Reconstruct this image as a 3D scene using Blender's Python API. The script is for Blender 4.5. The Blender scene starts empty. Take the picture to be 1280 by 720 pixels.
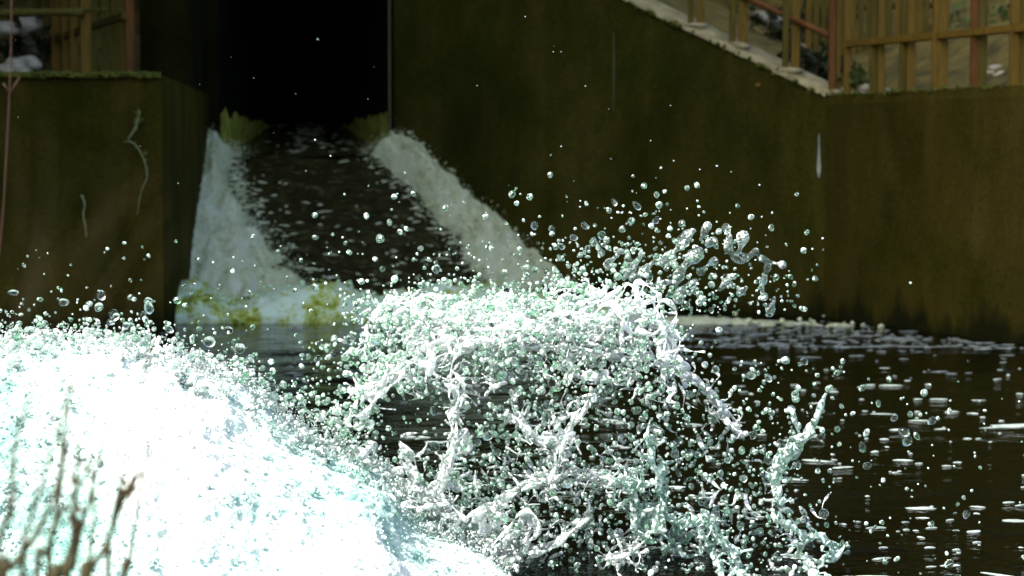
import bpy, bmesh, math, random
import numpy as np
from mathutils import Vector, noise as mnoise

random.seed(7)
rng = np.random.default_rng(11)
R = math.radians
scene = bpy.context.scene
COL = scene.collection

# ------------------------------------------------------------------ camera
CAMZ, F = 1.6, 2560.0                      # eye height (m), focal length in 1280-wide pixels
TH = math.atan(167.0 / F)
CAM = Vector((0, 0, CAMZ))
FWD = Vector((0, math.cos(TH), -math.sin(TH)))
UPV = Vector((0, math.sin(TH), math.cos(TH)))


def ray(px, py):
    return FWD + Vector((1, 0, 0)) * ((px - 640) / F) - UPV * ((py - 360) / F)


def at(px, py, d):
    """point seen at photo pixel (px, py) at distance d along +Y"""
    r = ray(px, py)
    return CAM + r * (d / r.y)


def on_z(px, py, z):
    r = ray(px, py)
    return CAM + r * ((z - CAMZ) / r.z)


cd = bpy.data.cameras.new('camera')
cam = bpy.data.objects.new('camera', cd)
COL.objects.link(cam)
cam.location = CAM
cam.rotation_euler = (math.pi / 2 - TH, 0, 0)
cd.sensor_width = 36
cd.lens = 72
cd.clip_end = 500
cd.dof.use_dof = True
cd.dof.focus_distance = 8.1
cd.dof.aperture_fstop = 3.3
scene.camera = cam

# ------------------------------------------------------------------ materials


class NT:
    def __init__(self, name):
        self.m = bpy.data.materials.new(name)
        self.m.use_nodes = True
        self.t = self.m.node_tree
        self.t.nodes.clear()
        self.out = self.n('ShaderNodeOutputMaterial')

    def n(self, typ, **kw):
        nd = self.t.nodes.new(typ)
        for k, v in kw.items():
            if isinstance(k, str) and hasattr(nd, k):
                setattr(nd, k, v)
        return nd

    def l(self, a, b):
        self.t.links.new(a, b)

    def coord(self, scale=(1, 1, 1)):
        c = self.n('ShaderNodeTexCoord')
        mp = self.n('ShaderNodeMapping')
        mp.inputs['Scale'].default_value = scale
        self.l(c.outputs['Object'], mp.inputs['Vector'])
        return mp.outputs['Vector']

    def noise(self, vec, scale, detail=5, rough=.6, dist=0.0):
        n = self.n('ShaderNodeTexNoise')
        n.inputs['Scale'].default_value = scale
        n.inputs['Detail'].default_value = detail
        n.inputs['Roughness'].default_value = rough
        n.inputs['Distortion'].default_value = dist
        self.l(vec, n.inputs['Vector'])
        return n.outputs['Fac']

    def ramp(self, fac, stops):
        r = self.n('ShaderNodeValToRGB')
        e = r.color_ramp.elements
        while len(e) > 1:
            e.remove(e[-1])
        for i, (p, c) in enumerate(stops):
            el = e[0] if i == 0 else e.new(p)
            el.position = p
            if not hasattr(c, '__len__'):
                c = (c, c, c)
            el.color = (c[0], c[1], c[2], 1)
        self.l(fac, r.inputs['Fac'])
        return r.outputs['Color']

    def mix(self, fac, a, b, blend='MIX'):
        m = self.n('ShaderNodeMix', data_type='RGBA', blend_type=blend)
        for sock, v in ((m.inputs[0], fac), (m.inputs[6], a), (m.inputs[7], b)):
            if hasattr(v, 'is_output'):
                self.l(v, sock)
            elif hasattr(v, '__len__'):
                sock.default_value = (v[0], v[1], v[2], 1)
            else:
                sock.default_value = v
        return m.outputs[2]

    def bump(self, h, strength, dist):
        b = self.n('ShaderNodeBump')
        b.inputs['Strength'].default_value = strength
        b.inputs['Distance'].default_value = dist
        self.l(h, b.inputs['Height'])
        return b.outputs['Normal']

    def principled(self, base, rough=.8, normal=None, spec=.5, **kw):
        p = self.n('ShaderNodeBsdfPrincipled')
        if hasattr(base, 'is_output'):
            self.l(base, p.inputs['Base Color'])
        else:
            p.inputs['Base Color'].default_value = (*base, 1)
        if hasattr(rough, 'is_output'):
            self.l(rough, p.inputs['Roughness'])
        else:
            p.inputs['Roughness'].default_value = rough
        p.inputs['Specular IOR Level'].default_value = spec
        for k, v in kw.items():
            p.inputs[k.replace('_', ' ')].default_value = v
        if normal is not None:
            self.l(normal, p.inputs['Normal'])
        return p

    def done(self, sh):
        self.l(sh, self.out.inputs['Surface'])
        return self.m


def mat_concrete(name, dark, mid, light, moss, spec=.04, seed=0.0):
    t = NT(name)
    c = t.coord((1, 1, 1))
    cs = t.coord((1.5, 1.5, .35))
    streak = t.noise(cs, 1.2 + seed, 6, .6, .5)
    blot = t.noise(c, 1.1, 6, .6, .4)
    fine = t.noise(c, 26, 6, .7)
    base = t.ramp(streak, [(.30, dark), (.5, mid), (.72, light)])
    mossf = t.ramp(blot, [(.46, 0), (.66, 1)])
    base = t.mix(mossf, base, moss)
    big = t.noise(t.coord((1, 1, .7)), .55, 5, .65, .8)
    base = t.mix(1.0, base, t.ramp(big, [(.32, (.62, .66, .6)), (.7, (1.45, 1.38, 1.35))]), 'MULTIPLY')
    # wet, algae-dark band with an uneven upper edge just above the pool
    sp = t.n('ShaderNodeSeparateXYZ')
    tc = t.n('ShaderNodeTexCoord')
    t.l(tc.outputs['Object'], sp.inputs[0])
    ad = t.n('ShaderNodeMath', operation='MULTIPLY_ADD')
    t.l(t.noise(t.coord((1.5, 1.5, .3)), 2.0, 5, .7), ad.inputs[0])
    ad.inputs[1].default_value = .9
    t.l(sp.outputs['Z'], ad.inputs[2])
    wet = t.ramp(ad.outputs[0], [(.50, 1), (.72, 0)])
    base = t.mix(wet, base, (.010, .011, .003))
    g = t.ramp(fine, [(.3, .62), (.7, 1.25)])
    base = t.mix(1.0, base, g, 'MULTIPLY')
    runs = t.noise(t.coord((5, 5, .3)), 2.2, 4, .7)
    base = t.mix(t.ramp(runs, [(.60, 0), (.76, .35)]), base, light)
    return t.done(t.principled(base, t.ramp(blot, [(.3, .8), (.7, .95)]), t.bump(fine, .5, .02), spec).outputs[0])


def mat_simple(name, a, b, scale=6, rough=.8, stretch=(1, 1, 1), spec=.3, bump=.3):
    t = NT(name)
    c = t.coord(stretch)
    n1 = t.noise(c, scale, 6, .65, .3)
    base = t.ramp(n1, [(.32, a), (.68, b)])
    return t.done(t.principled(base, rough, t.bump(n1, bump, .02), spec).outputs[0])


M = {}
M['wall'] = mat_concrete('wet_concrete', (.026, .026, .0035), (.040, .037, .006), (.056, .050, .011), (.025, .030, .0035))
M['wall_right'] = mat_concrete('brown_concrete', (.031, .027, .0035), (.042, .036, .006), (.054, .046, .010), (.030, .030, .0035), seed=.3)
M['abutment'] = mat_concrete('mossy_concrete', (.026, .023, .003), (.043, .036, .005), (.064, .052, .010), (.028, .031, .0035), seed=.6)
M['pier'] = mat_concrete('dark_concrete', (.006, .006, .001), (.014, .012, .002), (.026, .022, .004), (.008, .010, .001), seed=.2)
M['tunnel'] = mat_simple('shade_black_lining', (.002, .002, .001), (.006, .006, .003), 3, .8, spec=.1)  # near-black colour paints in the shade deep in the mouth
M['coping'] = mat_simple('pale_coping', (.12, .11, .04), (.30, .27, .15), 5, .9)
M['moss'] = mat_simple('moss', (.035, .05, .003), (.10, .11, .008), 14, .95, bump=1)
M['moss_lit'] = mat_simple('lit_moss', (.08, .11, .006), (.55, .60, .08), 5, .95, bump=.8)
M['rust'] = mat_simple('rusty_steel', (.065, .026, .003), (.13, .052, .006), 9, .75, (1, 1, .3))
M['timber'] = mat_simple('ochre_timber', (.075, .048, .003), (.15, .093, .006), 9, .8, (4, 4, .4))
M['timber_green'] = mat_simple('green_timber', (.042, .036, .003), (.10, .076, .006), 9, .85, (4, 4, .4))
M['bank'] = mat_simple('leaf_litter', (.022, .024, .003), (.13, .10, .02), 3.5, .95, bump=1)
M['rock'] = mat_simple('pale_rock', (.13, .12, .07), (.42, .40, .31), 3, .9, bump=.8)
M['leaf'] = mat_simple('leaf', (.03, .05, .006), (.07, .10, .012), 3, .6)
M['leaf_dark'] = mat_simple('dark_leaf', (.009, .014, .003), (.028, .032, .006), 1.5, .7)
M['reed'] = mat_simple('dry_reed', (.020, .020, .006), (.045, .038, .011), 30, .7, (1, 1, .2))
M['reed_far'] = mat_simple('brown_grass', (.022, .018, .005), (.050, .038, .010), 30, .8, (1, 1, .2))
M['seed'] = mat_simple('seed_head', (.035, .020, .006), (.07, .042, .012), 60, .8)
M['twig'] = mat_simple('red_twig', (.018, .006, .002), (.036, .012, .004), 30, .6, (1, 1, .2))
M['vine'] = mat_simple('pale_vine', (.10, .13, .05), (.26, .28, .14), 20, .7)
M['mineral_and_lit_edge'] = mat_simple('deposit_and_lit_edge', (.05, .05, .02), (.09, .085, .04), 20, .8)
M['mineral'] = mat_simple('mineral_deposit', (.20, .24, .18), (.42, .46, .36), 20, .8)
M['soil'] = mat_simple('near_soil', (.03, .03, .01), (.07, .06, .02), 5, .95)


def mat_pool():
    t = NT('dark_pool_water')
    c = t.coord((1, 1, 1))
    a = t.noise(t.coord((1, 2.2, 1)), 3.0, 4, .55, .5)
    b = t.noise(c, 14, 3, .5)
    h = t.mix(.3, a, b)
    p = t.principled((.0012, .0015, .0006), .06, t.bump(h, .28, .05), .22)
    p.inputs['IOR'].default_value = 1.33
    return t.done(p.outputs[0])


def mat_chute():
    t = NT('chute_water')
    c = t.coord((1.0, 4.5, 4.5))
    a = t.noise(c, 2.4, 6, .7, 1.6)
    b = t.noise(t.coord((2.2, 7, 7)), 2.6, 5, .7, 1.2)
    h = t.mix(.5, a, b)
    base = t.ramp(h, [(.44, (.008, .009, .002)), (.55, (.026, .025, .006)), (.63, (.12, .12, .06)), (.72, (.42, .42, .32))])
    p = t.principled(base, .12, t.bump(h, .55, .10), .07)
    return t.done(p.outputs[0])


def mat_foam(name, cols, scale=7, trans=.45, bump=.6, bdist=.03, big=0, st=(1, 1, 1)):
    t = NT(name)
    c = t.coord(st)
    n1 = t.noise(c, scale, 7, .7, .5)
    n2 = t.noise(c, scale * 7, 4, .65)
    h = t.mix(.4, n1, n2)
    hc = t.mix(.42, h, t.noise(t.coord((-1, 1, 1)), big, 3, .6, .5)) if big else h
    base = t.ramp(hc, cols)
    nm = t.bump(h, bump, bdist)
    d = t.principled(base, .6, nm, .12)
    tr = t.n('ShaderNodeBsdfTranslucent')
    t.l(base, tr.inputs['Color'])
    t.l(nm, tr.inputs['Normal'])
    mx = t.n('ShaderNodeMixShader')
    mx.inputs[0].default_value = trans
    t.l(d.outputs[0], mx.inputs[1])
    t.l(tr.outputs[0], mx.inputs[2])
    return t.done(mx.outputs[0])


def mat_water(name, tint, white=0.0, wscale=25, lo=.5, hi=.62, wcol=(.93, .98, .97)):
    """clear water; where white > 0 patches of trapped air scatter the light"""
    t = NT(name)
    c = t.coord()
    g = t.n('ShaderNodeBsdfGlass')
    g.inputs['IOR'].default_value = 1.33
    g.inputs['Roughness'].default_value = .0
    g.inputs['Color'].default_value = (*tint, 1)
    n1 = t.noise(c, wscale, 3, .6, .6)
    n2 = t.noise(c, wscale * .22, 3, .6)
    nm = t.bump(n1, .55 if white else .12, .012)
    t.l(nm, g.inputs['Normal'])
    if white <= 0:
        return t.done(g.outputs[0])
    d = t.principled(wcol, .12, nm, .8)
    tr = t.n('ShaderNodeBsdfTranslucent')
    tr.inputs['Color'].default_value = (*wcol, 1)
    m1 = t.n('ShaderNodeMixShader')
    m1.inputs[0].default_value = .3
    t.l(d.outputs[0], m1.inputs[1])
    t.l(tr.outputs[0], m1.inputs[2])
    m2 = t.n('ShaderNodeMixShader')
    h = t.mix(.35, n1, n2)
    f = t.ramp(h, [(lo, .03), (hi, white)])
    t.l(f, m2.inputs[0])
    t.l(g.outputs[0], m2.inputs[1])
    t.l(m1.outputs[0], m2.inputs[2])
    return t.done(m2.outputs[0])


M['pool'] = mat_pool()
M['chute'] = mat_chute()
M['foam_grey'] = mat_foam('grey_whitewater', [(.34, (.38, .42, .18)), (.46, (.74, .84, .52)), (.58, (.90, .97, .76))], 3.4, .35, .9, .06, st=(2.4, .9, .9))
M['foam_roll'] = mat_foam('rolling_foam', [(.40, (.22, .26, .015)), (.46, (.50, .62, .12)), (.52, (.76, .96, .74))], 2.0, .35, .9, .06)
M['foam_white'] = mat_foam('white_splash', [(.36, (.10, .27, .23)), (.43, (.34, .56, .50)), (.50, (.66, .82, .77)), (.56, (.95, .97, .94))], 16, .2, .9, .02, big=1.2)
M['fleck'] = mat_foam('foam_fleck', [(.35, (.12, .15, .13)), (.6, (.32, .38, .36))], 5, .2, .3, .01)
M['drop'] = mat_water('clear_drop', (.93, 1, .97))
M['drop_small'] = mat_water('fine_drop', (.78, 1, .85), .88, 70, .49, .56, (.82, .97, .90))
M['splash'] = mat_water('splash_water', (.90, 1, .95), .97, 60, .46, .53)
M['crest'] = mat_water('crest_water', (.95, 1, .98), 1.0, 44, .38, .47)
M['curl'] = mat_water('curl_water', (.90, 1, .95), .8, 70, .51, .58, (.88, .98, .95))
M['ligament'] = mat_water('ligament_water', (.82, 1, .90), .95, 60, .475, .54, (.80, .97, .92))

# ------------------------------------------------------------------ mesh helpers


def new_obj(name, verts, faces, mat, parent=None, smooth=False):
    me = bpy.data.meshes.new(name)
    me.from_pydata([tuple(v) for v in verts], [], [tuple(int(i) for i in f) for f in faces])
    me.validate()
    if smooth:
        me.polygons.foreach_set('use_smooth', [True] * len(me.polygons))
    me.materials.append(mat)
    me.update()
    o = bpy.data.objects.new(name, me)
    COL.objects.link(o)
    if parent is not None:
        o.parent = parent
    return o


def fast_mesh(name, V, T, mat, smooth=True, tri=3):
    """numpy arrays to a mesh; T is (n, tri)"""
    me = bpy.data.meshes.new(name)
    V = np.asarray(V, np.float32)
    T = np.asarray(T, np.int32)
    me.vertices.add(len(V))
    me.vertices.foreach_set('co', V.ravel())
    me.loops.add(T.size)
    me.loops.foreach_set('vertex_index', T.ravel())
    me.polygons.add(len(T))
    me.polygons.foreach_set('loop_start', np.arange(0, T.size, tri, dtype=np.int32))
    me.polygons.foreach_set('use_smooth', np.full(len(T), smooth))
    me.update(calc_edges=True)
    me.materials.append(mat)
    return me


def link(name, me, parent=None):
    o = bpy.data.objects.new(name, me)
    COL.objects.link(o)
    if parent is not None:
        o.parent = parent
    return o


def tag(o, label=None, cat=None, group=None, kind=None):
    if label:
        o['label'] = label
    if cat:
        o['category'] = cat
    if group:
        o['group'] = group
    if kind:
        o['kind'] = kind
    return o


def empty(name, loc, label, cat, group=None):
    o = bpy.data.objects.new(name, None)
    o.empty_display_size = .2
    COL.objects.link(o)
    o.location = loc
    return tag(o, label, cat, group)


def child(o, parent):
    """keep world-space vertices while parenting to an Empty"""
    o.parent = parent
    if o.data:
        loc = parent.location
        o.data.transform(__import__('mathutils').Matrix.Translation(-loc))
    return o


def prism(plan, z0, z1):
    """plan polygon (counter-clockwise) extruded; z1 may be a list per vertex"""
    n = len(plan)
    zt = z1 if hasattr(z1, '__len__') else [z1] * n
    v = [(p[0], p[1], z0) for p in plan] + [(p[0], p[1], zt[i]) for i, p in enumerate(plan)]
    f = [list(range(n - 1, -1, -1)), list(range(n, 2 * n))]
    for i in range(n):
        j = (i + 1) % n
        f.append([i, j, n + j, n + i])
    return v, f


def bar(p, q, w, h=None, up=(0, 0, 1)):
    """box beam from p to q"""
    h = h or w
    p, q = Vector(p), Vector(q)
    d = (q - p).normalized()
    u = Vector(up)
    if abs(d.dot(u)) > .95:
        u = Vector((0, 1, 0))
    s = d.cross(u).normalized()
    u = s.cross(d).normalized()
    v = []
    for e in (p, q):
        for a, b in ((-1, -1), (1, -1), (1, 1), (-1, 1)):
            v.append(e + s * (a * w / 2) + u * (b * h / 2))
    return v, [(3, 2, 1, 0), (4, 5, 6, 7), (0, 1, 5, 4), (1, 2, 6, 5), (2, 3, 7, 6), (3, 0, 4, 7)]


def tube(pts, rad, sides=8):
    """tapered tube along pts (list of Vectors); rad list"""
    v, f = [], []
    n = len(pts)
    for i, p in enumerate(pts):
        d = (pts[min(i + 1, n - 1)] - pts[max(i - 1, 0)]).normalized()
        a = d.cross(Vector((0, 1, .01)))
        if a.length < 1e-3:
            a = d.cross(Vector((1, 0, 0)))
        a.normalize()
        b = d.cross(a)
        for k in range(sides):
            t = 2 * math.pi * k / sides
            v.append(p + (a * math.cos(t) + b * math.sin(t)) * rad[i])
    for i in range(n - 1):
        for k in range(sides):
            m = (k + 1) % sides
            f.append((i * sides + k, i * sides + m, (i + 1) * sides + m, (i + 1) * sides + k))
    f.append(tuple(range(sides - 1, -1, -1)))
    f.append(tuple((n - 1) * sides + k for k in range(sides)))
    return v, f


def smooth_path(pts, n=6):
    out = []
    P = [pts[0]] + list(pts) + [pts[-1]]
    for i in range(1, len(P) - 2):
        for k in range(n):
            t = k / n
            p0, p1, p2, p3 = P[i - 1], P[i], P[i + 1], P[i + 2]
            out.append(.5 * ((2 * p1) + (p2 - p0) * t + (2 * p0 - 5 * p1 + 4 * p2 - p3) * t * t + (3 * p1 - p0 - 3 * p2 + p3) * t ** 3))
    out.append(P[-2])
    return out


class MB:
    def __init__(self):
        self.v, self.f = [], []

    def add(self, vf):
        o = len(self.v)
        self.v += list(vf[0])
        self.f += [tuple(i + o for i in g) for g in vf[1]]
        return self


def rough_edges(o, amt, size=.5, cuts=0):
    """displace a mesh a little so that no face is perfectly flat"""
    me = o.data
    for v in me.vertices:
        n = mnoise.noise_vector(v.co / size)
        v.co += n * amt


_ico = {}


def ico(sub):
    if sub not in _ico:
        bm = bmesh.new()
        bmesh.ops.create_icosphere(bm, subdivisions=sub, radius=1)
        V = np.array([v.co[:] for v in bm.verts])
        T = np.array([[v.index for v in f.verts] for f in bm.faces])
        bm.free()
        _ico[sub] = (V, T)
    return _ico[sub]


def blobs(P, rad, sub, stretch=.25, wob=.12):
    """many small ellipsoids as one vertex/face array"""
    V0, T0 = ico(sub)
    n = len(P)
    P = np.asarray(P, float)
    rad = np.asarray(rad, float)
    A = rng.normal(size=(n, 3, 3))
    Q, _ = np.linalg.qr(A)
    s = 1 + rng.uniform(-stretch, stretch, (n, 3))
    base = V0[None, :, :] * s[:, None, :]
    k = rng.uniform(1.5, 2.6, (n, 1, 3))
    ph = rng.uniform(0, 6.28, (n, 1, 3))
    base = base * (1 + wob * np.sin(base[:, :, [1, 2, 0]] * k + ph))
    V = np.einsum('nvi,nij->nvj', base, Q) * rad[:, None, None] + P[:, None, :]
    T = T0[None] + (np.arange(n) * len(V0))[:, None, None]
    return V.reshape(-1, 3), T.reshape(-1, 3)


def join(parts):
    Vs, Ts, o = [], [], 0
    for V, T in parts:
        Vs.append(V)
        Ts.append(np.asarray(T) + o)
        o += len(V)
    return np.concatenate(Vs), np.concatenate(Ts)


def remesh(V, T, voxel, mat, name, smooth_it=2):
    me = fast_mesh('tmp', V, T, mat)
    o = bpy.data.objects.new('tmp', me)
    COL.objects.link(o)
    m = o.modifiers.new('r', 'REMESH')
    m.mode = 'VOXEL'
    m.voxel_size = voxel
    m.use_smooth_shade = True
    s = o.modifiers.new('s', 'SMOOTH')
    s.factor = .5
    s.iterations = smooth_it
    dg = bpy.context.evaluated_depsgraph_get()
    dg.update()
    res = bpy.data.meshes.new_from_object(o.evaluated_get(dg))
    bpy.data.objects.remove(o)
    bpy.data.meshes.remove(me)
    res.name = name
    res.materials.clear()
    res.materials.append(mat)
    res.polygons.foreach_set('use_smooth', [True] * len(res.polygons))
    return res


# ------------------------------------------------------------------ the setting: plan of the walls
PR = Vector((-1.37, 24.0))                           # right edge of the culvert mouth
C3 = on_z(1030, 396, 0)
CO = Vector((C3.x, C3.y))                            # bend of the right-hand wall
E3 = on_z(1280, 431, 0)
EN = CO + (Vector((E3.x, E3.y)) - CO) * 2.6
L18 = at(205, 400, 18.4)
BX = L18.x                                           # right corner of the abutment
ZB = at(205, 94, 18.4).z
ZC = at(1030, 119, CO.y).z


def side_x(d):                                       # left side wall of the chute
    return BX + (-3.54 - BX) * (d - 18.4) / 5.6


def wing(t):
    return PR + (CO - PR) * t


def wing_z(t):
    return ZC + 2.50 * (1 - t)


# wing wall, subdivided so that it carries a slightly uneven surface
def sheet_wall(name, a, b, za, zb, thick, nx, nz, mat, parent, amt=.012):
    """solid wall from a to b: front face gridded, back plain"""
    a, b = Vector(a), Vector(b)
    d = (b - a).normalized()
    nrm = Vector((d.y, -d.x))                         # towards the viewer
    V, Fc = [], []
    for i in range(nx + 1):
        t = i / nx
        p = a + (b - a) * t
        zt = za + (zb - za) * t
        for k in range(nz + 1):
            s = k / nz
            z = -.6 + (zt + .6) * s
            off = amt * mnoise.noise(Vector((p.x * .9, p.y * .9, z * .9))) + amt * .4 * mnoise.noise(Vector((p.x * 5, p.y * 5, z * 5)))
            if k == nz:
                off = -.02
            V.append((p.x + nrm.x * off, p.y + nrm.y * off, z - (.015 * abs(mnoise.noise(Vector((p.x * 4, p.y * 4, 0)))) if k == nz else 0)))
    m = nz + 1
    for i in range(nx):
        for k in range(nz):
            Fc.append((i * m + k, (i + 1) * m + k, (i + 1) * m + k + 1, i * m + k + 1))
    o = len(V)
    for t, zt in ((0, za), (1, zb)):
        p = a + (b - a) * t - nrm * thick
        V += [(p.x, p.y, -.6), (p.x, p.y, zt)]
    Fc.append((o + 2, o, o + 1, o + 3))
    Fc.append([i * m + nz for i in range(nx + 1)] + [o + 3, o + 1])
    Fc.append([k for k in range(nz, -1, -1)] + [o, o + 1])
    Fc.append([nx * m + k for k in range(nz + 1)] + [o + 3, o + 2])
    return child(new_obj(name, V, Fc, mat, smooth=False), parent)


rw = empty('wing_wall', (CO.x, CO.y, 0), 'long dark concrete wing wall sloping down right of the culvert, bending at a pale streak', 'wall')
sheet_wall('sloping_wall', PR, CO, wing_z(0), ZC, .5, 60, 40, M['wall'], rw)
RD = (EN - CO).normalized()
sheet_wall('level_wall', CO + RD * .003, EN, ZC, ZC + .02, .42, 60, 30, M['wall_right'], rw)
# coping along the sloping top
wd = (CO - PR).normalized()
wn = Vector((wd.y, -wd.x))
cp = MB()
NS = 46
prev = None
for i in range(NS + 1):
    t = i / NS
    p = wing(t)
    z = wing_z(t) + .004
    row = []
    for j, (off, dz) in enumerate(((.02, -.02), (.0, .03), (-.12, .045), (-.26, .04), (-.40, .05), (-.52, .02))):
        q = p + wn * (off + .03 * mnoise.noise(Vector((t * 25, j, 1))))
        row.append((q.x, q.y, z + dz + .022 * mnoise.noise(Vector((t * 30, j * 1.7, 5)))))
    o = len(cp.v)
    cp.v += row
    if i:
        for j in range(5):
            cp.f.append((o - 6 + j, o + j, o + j + 1, o - 6 + j + 1))
child(new_obj('coping', cp.v, cp.f, M['coping'], smooth=True), rw)


def moss_lip(name, pts, n, rad, mat, parent):
    P, r = [], []
    for i in range(n):
        s = random.random() * (len(pts) - 1)
        k = int(s)
        p = pts[k].lerp(pts[k + 1], s - k)
        P.append((p.x + random.gauss(0, .02), p.y + random.gauss(0, .03), p.z + random.gauss(0, .012)))
        r.append(rad * random.uniform(.4, 1.2))
    V, T = blobs(P, r, 1, .4, .3)
    return child(link(name, fast_mesh(name, V, T, mat)), parent)


fr = [Vector((*(wing(i / 10) + wn * .01), wing_z(i / 10) - .01)) for i in range(11)]
moss_lip('moss', fr, 260, .026, M['moss'], rw)
lv = [Vector((*(CO + (EN - CO) * (i / 6) - Vector((RD.y, -RD.x)) * .01), ZC)) for i in range(7)]
moss_lip('moss', lv, 200, .02, M['moss'], rw)
# pale mineral streaks at the bend and at the construction joint


def streak(pts, wid, parent, mat='mineral'):
    V, Fc = [], []
    for i, (p, w) in enumerate(zip(pts, wid)):
        V += [p + Vector((-w, -.012, 0)), p + Vector((0, -.022, 0)), p + Vector((w, -.012, 0))]
        if i:
            o = 3 * i
            Fc += [(o - 3, o - 2, o + 1, o), (o - 2, o - 1, o + 2, o + 1)]
    return child(new_obj('mineral_streak', V, Fc, M[mat], smooth=True), parent)


def wing_at(px, py):
    """point on the wing wall's sloping face at a pixel"""
    r = ray(px, py)
    # solve CAM + r*s on vertical plane through PR, CO
    s = (PR - Vector((CAM.x, CAM.y))).dot(wn) / Vector((r.x, r.y)).dot(wn)
    return CAM + r * s


streak([wing_at(1023.5, y) for y in (168, 182, 196, 210, 222)], [.003, .008, .012, .02, .006], rw)
streak([wing_at(767, y) for y in (40, 75, 110, 140)], [.005, .010, .008, .003], rw, 'mineral_and_lit_edge')
bl = wing_at(947, 107)
V, T = blobs([(bl.x, bl.y - .02, bl.z)], [.028], 2, .1, .1)
child(link('weep_pipe', fast_mesh('weep_pipe', V, T, M['timber'])), rw)

# left abutment
ab = empty('abutment_wall', (BX, 18.4, 0), 'mossy dark concrete abutment block at the left of the chute, fences on top', 'wall')
sheet_wall('front_wall', (-9.0, 18.4), (BX, 18.4), ZB, ZB, .3, 70, 34, M['abutment'], ab)
v, f = prism([(-9, 18.703), (BX - .006, 18.703), (side_x(21) - .003, 21.2), (-9, 21.2)], -.6, ZB - .004)
child(new_obj('block', v, f, M['abutment']), ab)
v, f = prism([(BX - .001, 18.43), (BX + .012, 18.43), (side_x(24) + .01, 23.99), (side_x(24) - .002, 23.99)], -.6, 2.2)
# side wall facing the chute, a thin render coat on the block
v, f = prism([(BX - .002, 18.44), (side_x(23.98), 23.98), (side_x(23.98) - .25, 23.98), (BX - .25, 18.71)], -.6, ZB - .008)
child(new_obj('side_wall', v, f, M['abutment']), ab)
lip = [Vector((-9 + i * (BX + 9) / 8, 18.37, ZB)) for i in range(9)]
moss_lip('moss', lip, 400, .022, M['moss'], ab)
V, Fc = [], []
for i in range(41):
    x = -9 + (BX + 9) * i / 40
    for j, (dy, dz) in enumerate(((-.03, -.02), (-.02, .025), (.12, .035), (.3, .02))):
        V.append((x, 18.4 + dy, ZB + dz + .016 * mnoise.noise(Vector((x * 5, j, 2)))))
    if i:
        o = 4 * i
        for j in range(3):
            Fc.append((o - 4 + j, o + j, o + j + 1, o - 3 + j))
child(new_obj('coping', V, Fc, M['moss'], smooth=True), ab)

# headwall with the culvert
hw = empty('culvert_headwall', (-2.4, 24, 0), 'tall dark headwall around the shade-black culvert mouth with mossy lining coloured as lit', 'culvert')
xl, xr = -3.42, -1.43
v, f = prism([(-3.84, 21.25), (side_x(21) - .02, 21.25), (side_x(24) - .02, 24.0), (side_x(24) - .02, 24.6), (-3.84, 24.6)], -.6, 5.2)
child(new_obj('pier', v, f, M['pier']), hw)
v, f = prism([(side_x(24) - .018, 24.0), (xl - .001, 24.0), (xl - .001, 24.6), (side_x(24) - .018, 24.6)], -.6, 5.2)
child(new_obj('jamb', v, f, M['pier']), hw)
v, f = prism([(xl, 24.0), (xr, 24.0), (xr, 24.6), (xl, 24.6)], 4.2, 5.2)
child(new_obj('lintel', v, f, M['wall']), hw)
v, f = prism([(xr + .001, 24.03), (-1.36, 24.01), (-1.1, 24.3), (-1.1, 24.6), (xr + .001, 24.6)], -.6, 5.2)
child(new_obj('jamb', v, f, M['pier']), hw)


def tz(d):                                             # water level in the culvert
    return 1.58 + (d - 24) * .092


def tun_x(side, d):                                    # the mouth narrows to a pipe 5 m in
    k = min(1.0, (d - 24) / 5)
    return (xl + .08 * k) if side == 0 else (xr - 1.0 * k)


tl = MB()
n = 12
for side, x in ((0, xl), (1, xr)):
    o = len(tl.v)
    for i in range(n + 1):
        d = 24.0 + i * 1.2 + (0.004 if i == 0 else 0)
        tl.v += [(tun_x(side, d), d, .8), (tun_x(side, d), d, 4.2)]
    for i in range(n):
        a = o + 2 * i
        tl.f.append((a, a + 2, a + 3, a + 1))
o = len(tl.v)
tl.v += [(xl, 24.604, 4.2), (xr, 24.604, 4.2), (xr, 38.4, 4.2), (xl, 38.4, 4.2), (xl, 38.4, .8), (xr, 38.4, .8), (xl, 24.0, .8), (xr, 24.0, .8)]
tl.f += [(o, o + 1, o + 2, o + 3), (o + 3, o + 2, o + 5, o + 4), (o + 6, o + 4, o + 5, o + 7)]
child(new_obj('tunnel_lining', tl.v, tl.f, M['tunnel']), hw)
# moss low in the mouth; its bright wedge colour paints in the daylight
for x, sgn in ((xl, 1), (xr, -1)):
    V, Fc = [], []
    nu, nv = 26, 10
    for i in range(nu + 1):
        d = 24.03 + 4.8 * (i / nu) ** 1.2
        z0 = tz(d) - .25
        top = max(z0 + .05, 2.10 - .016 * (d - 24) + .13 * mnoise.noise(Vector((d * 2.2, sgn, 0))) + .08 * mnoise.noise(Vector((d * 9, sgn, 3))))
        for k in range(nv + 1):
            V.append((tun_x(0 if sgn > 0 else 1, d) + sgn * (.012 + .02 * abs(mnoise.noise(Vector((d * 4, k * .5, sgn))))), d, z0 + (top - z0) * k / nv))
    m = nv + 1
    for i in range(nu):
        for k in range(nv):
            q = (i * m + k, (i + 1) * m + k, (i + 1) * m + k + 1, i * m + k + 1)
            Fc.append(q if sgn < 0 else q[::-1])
    child(new_obj('moss', V, Fc, M['moss_lit'], smooth=True), hw)
# pale strip standing in for the lit wall edge right of the mouth
v, f = bar((-1.425, 23.96, 1.75), (-1.425, 23.96, 5.1), .022, .05)
child(new_obj('lit_edge_strip', v, f, M['mineral_and_lit_edge']), hw)

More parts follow.
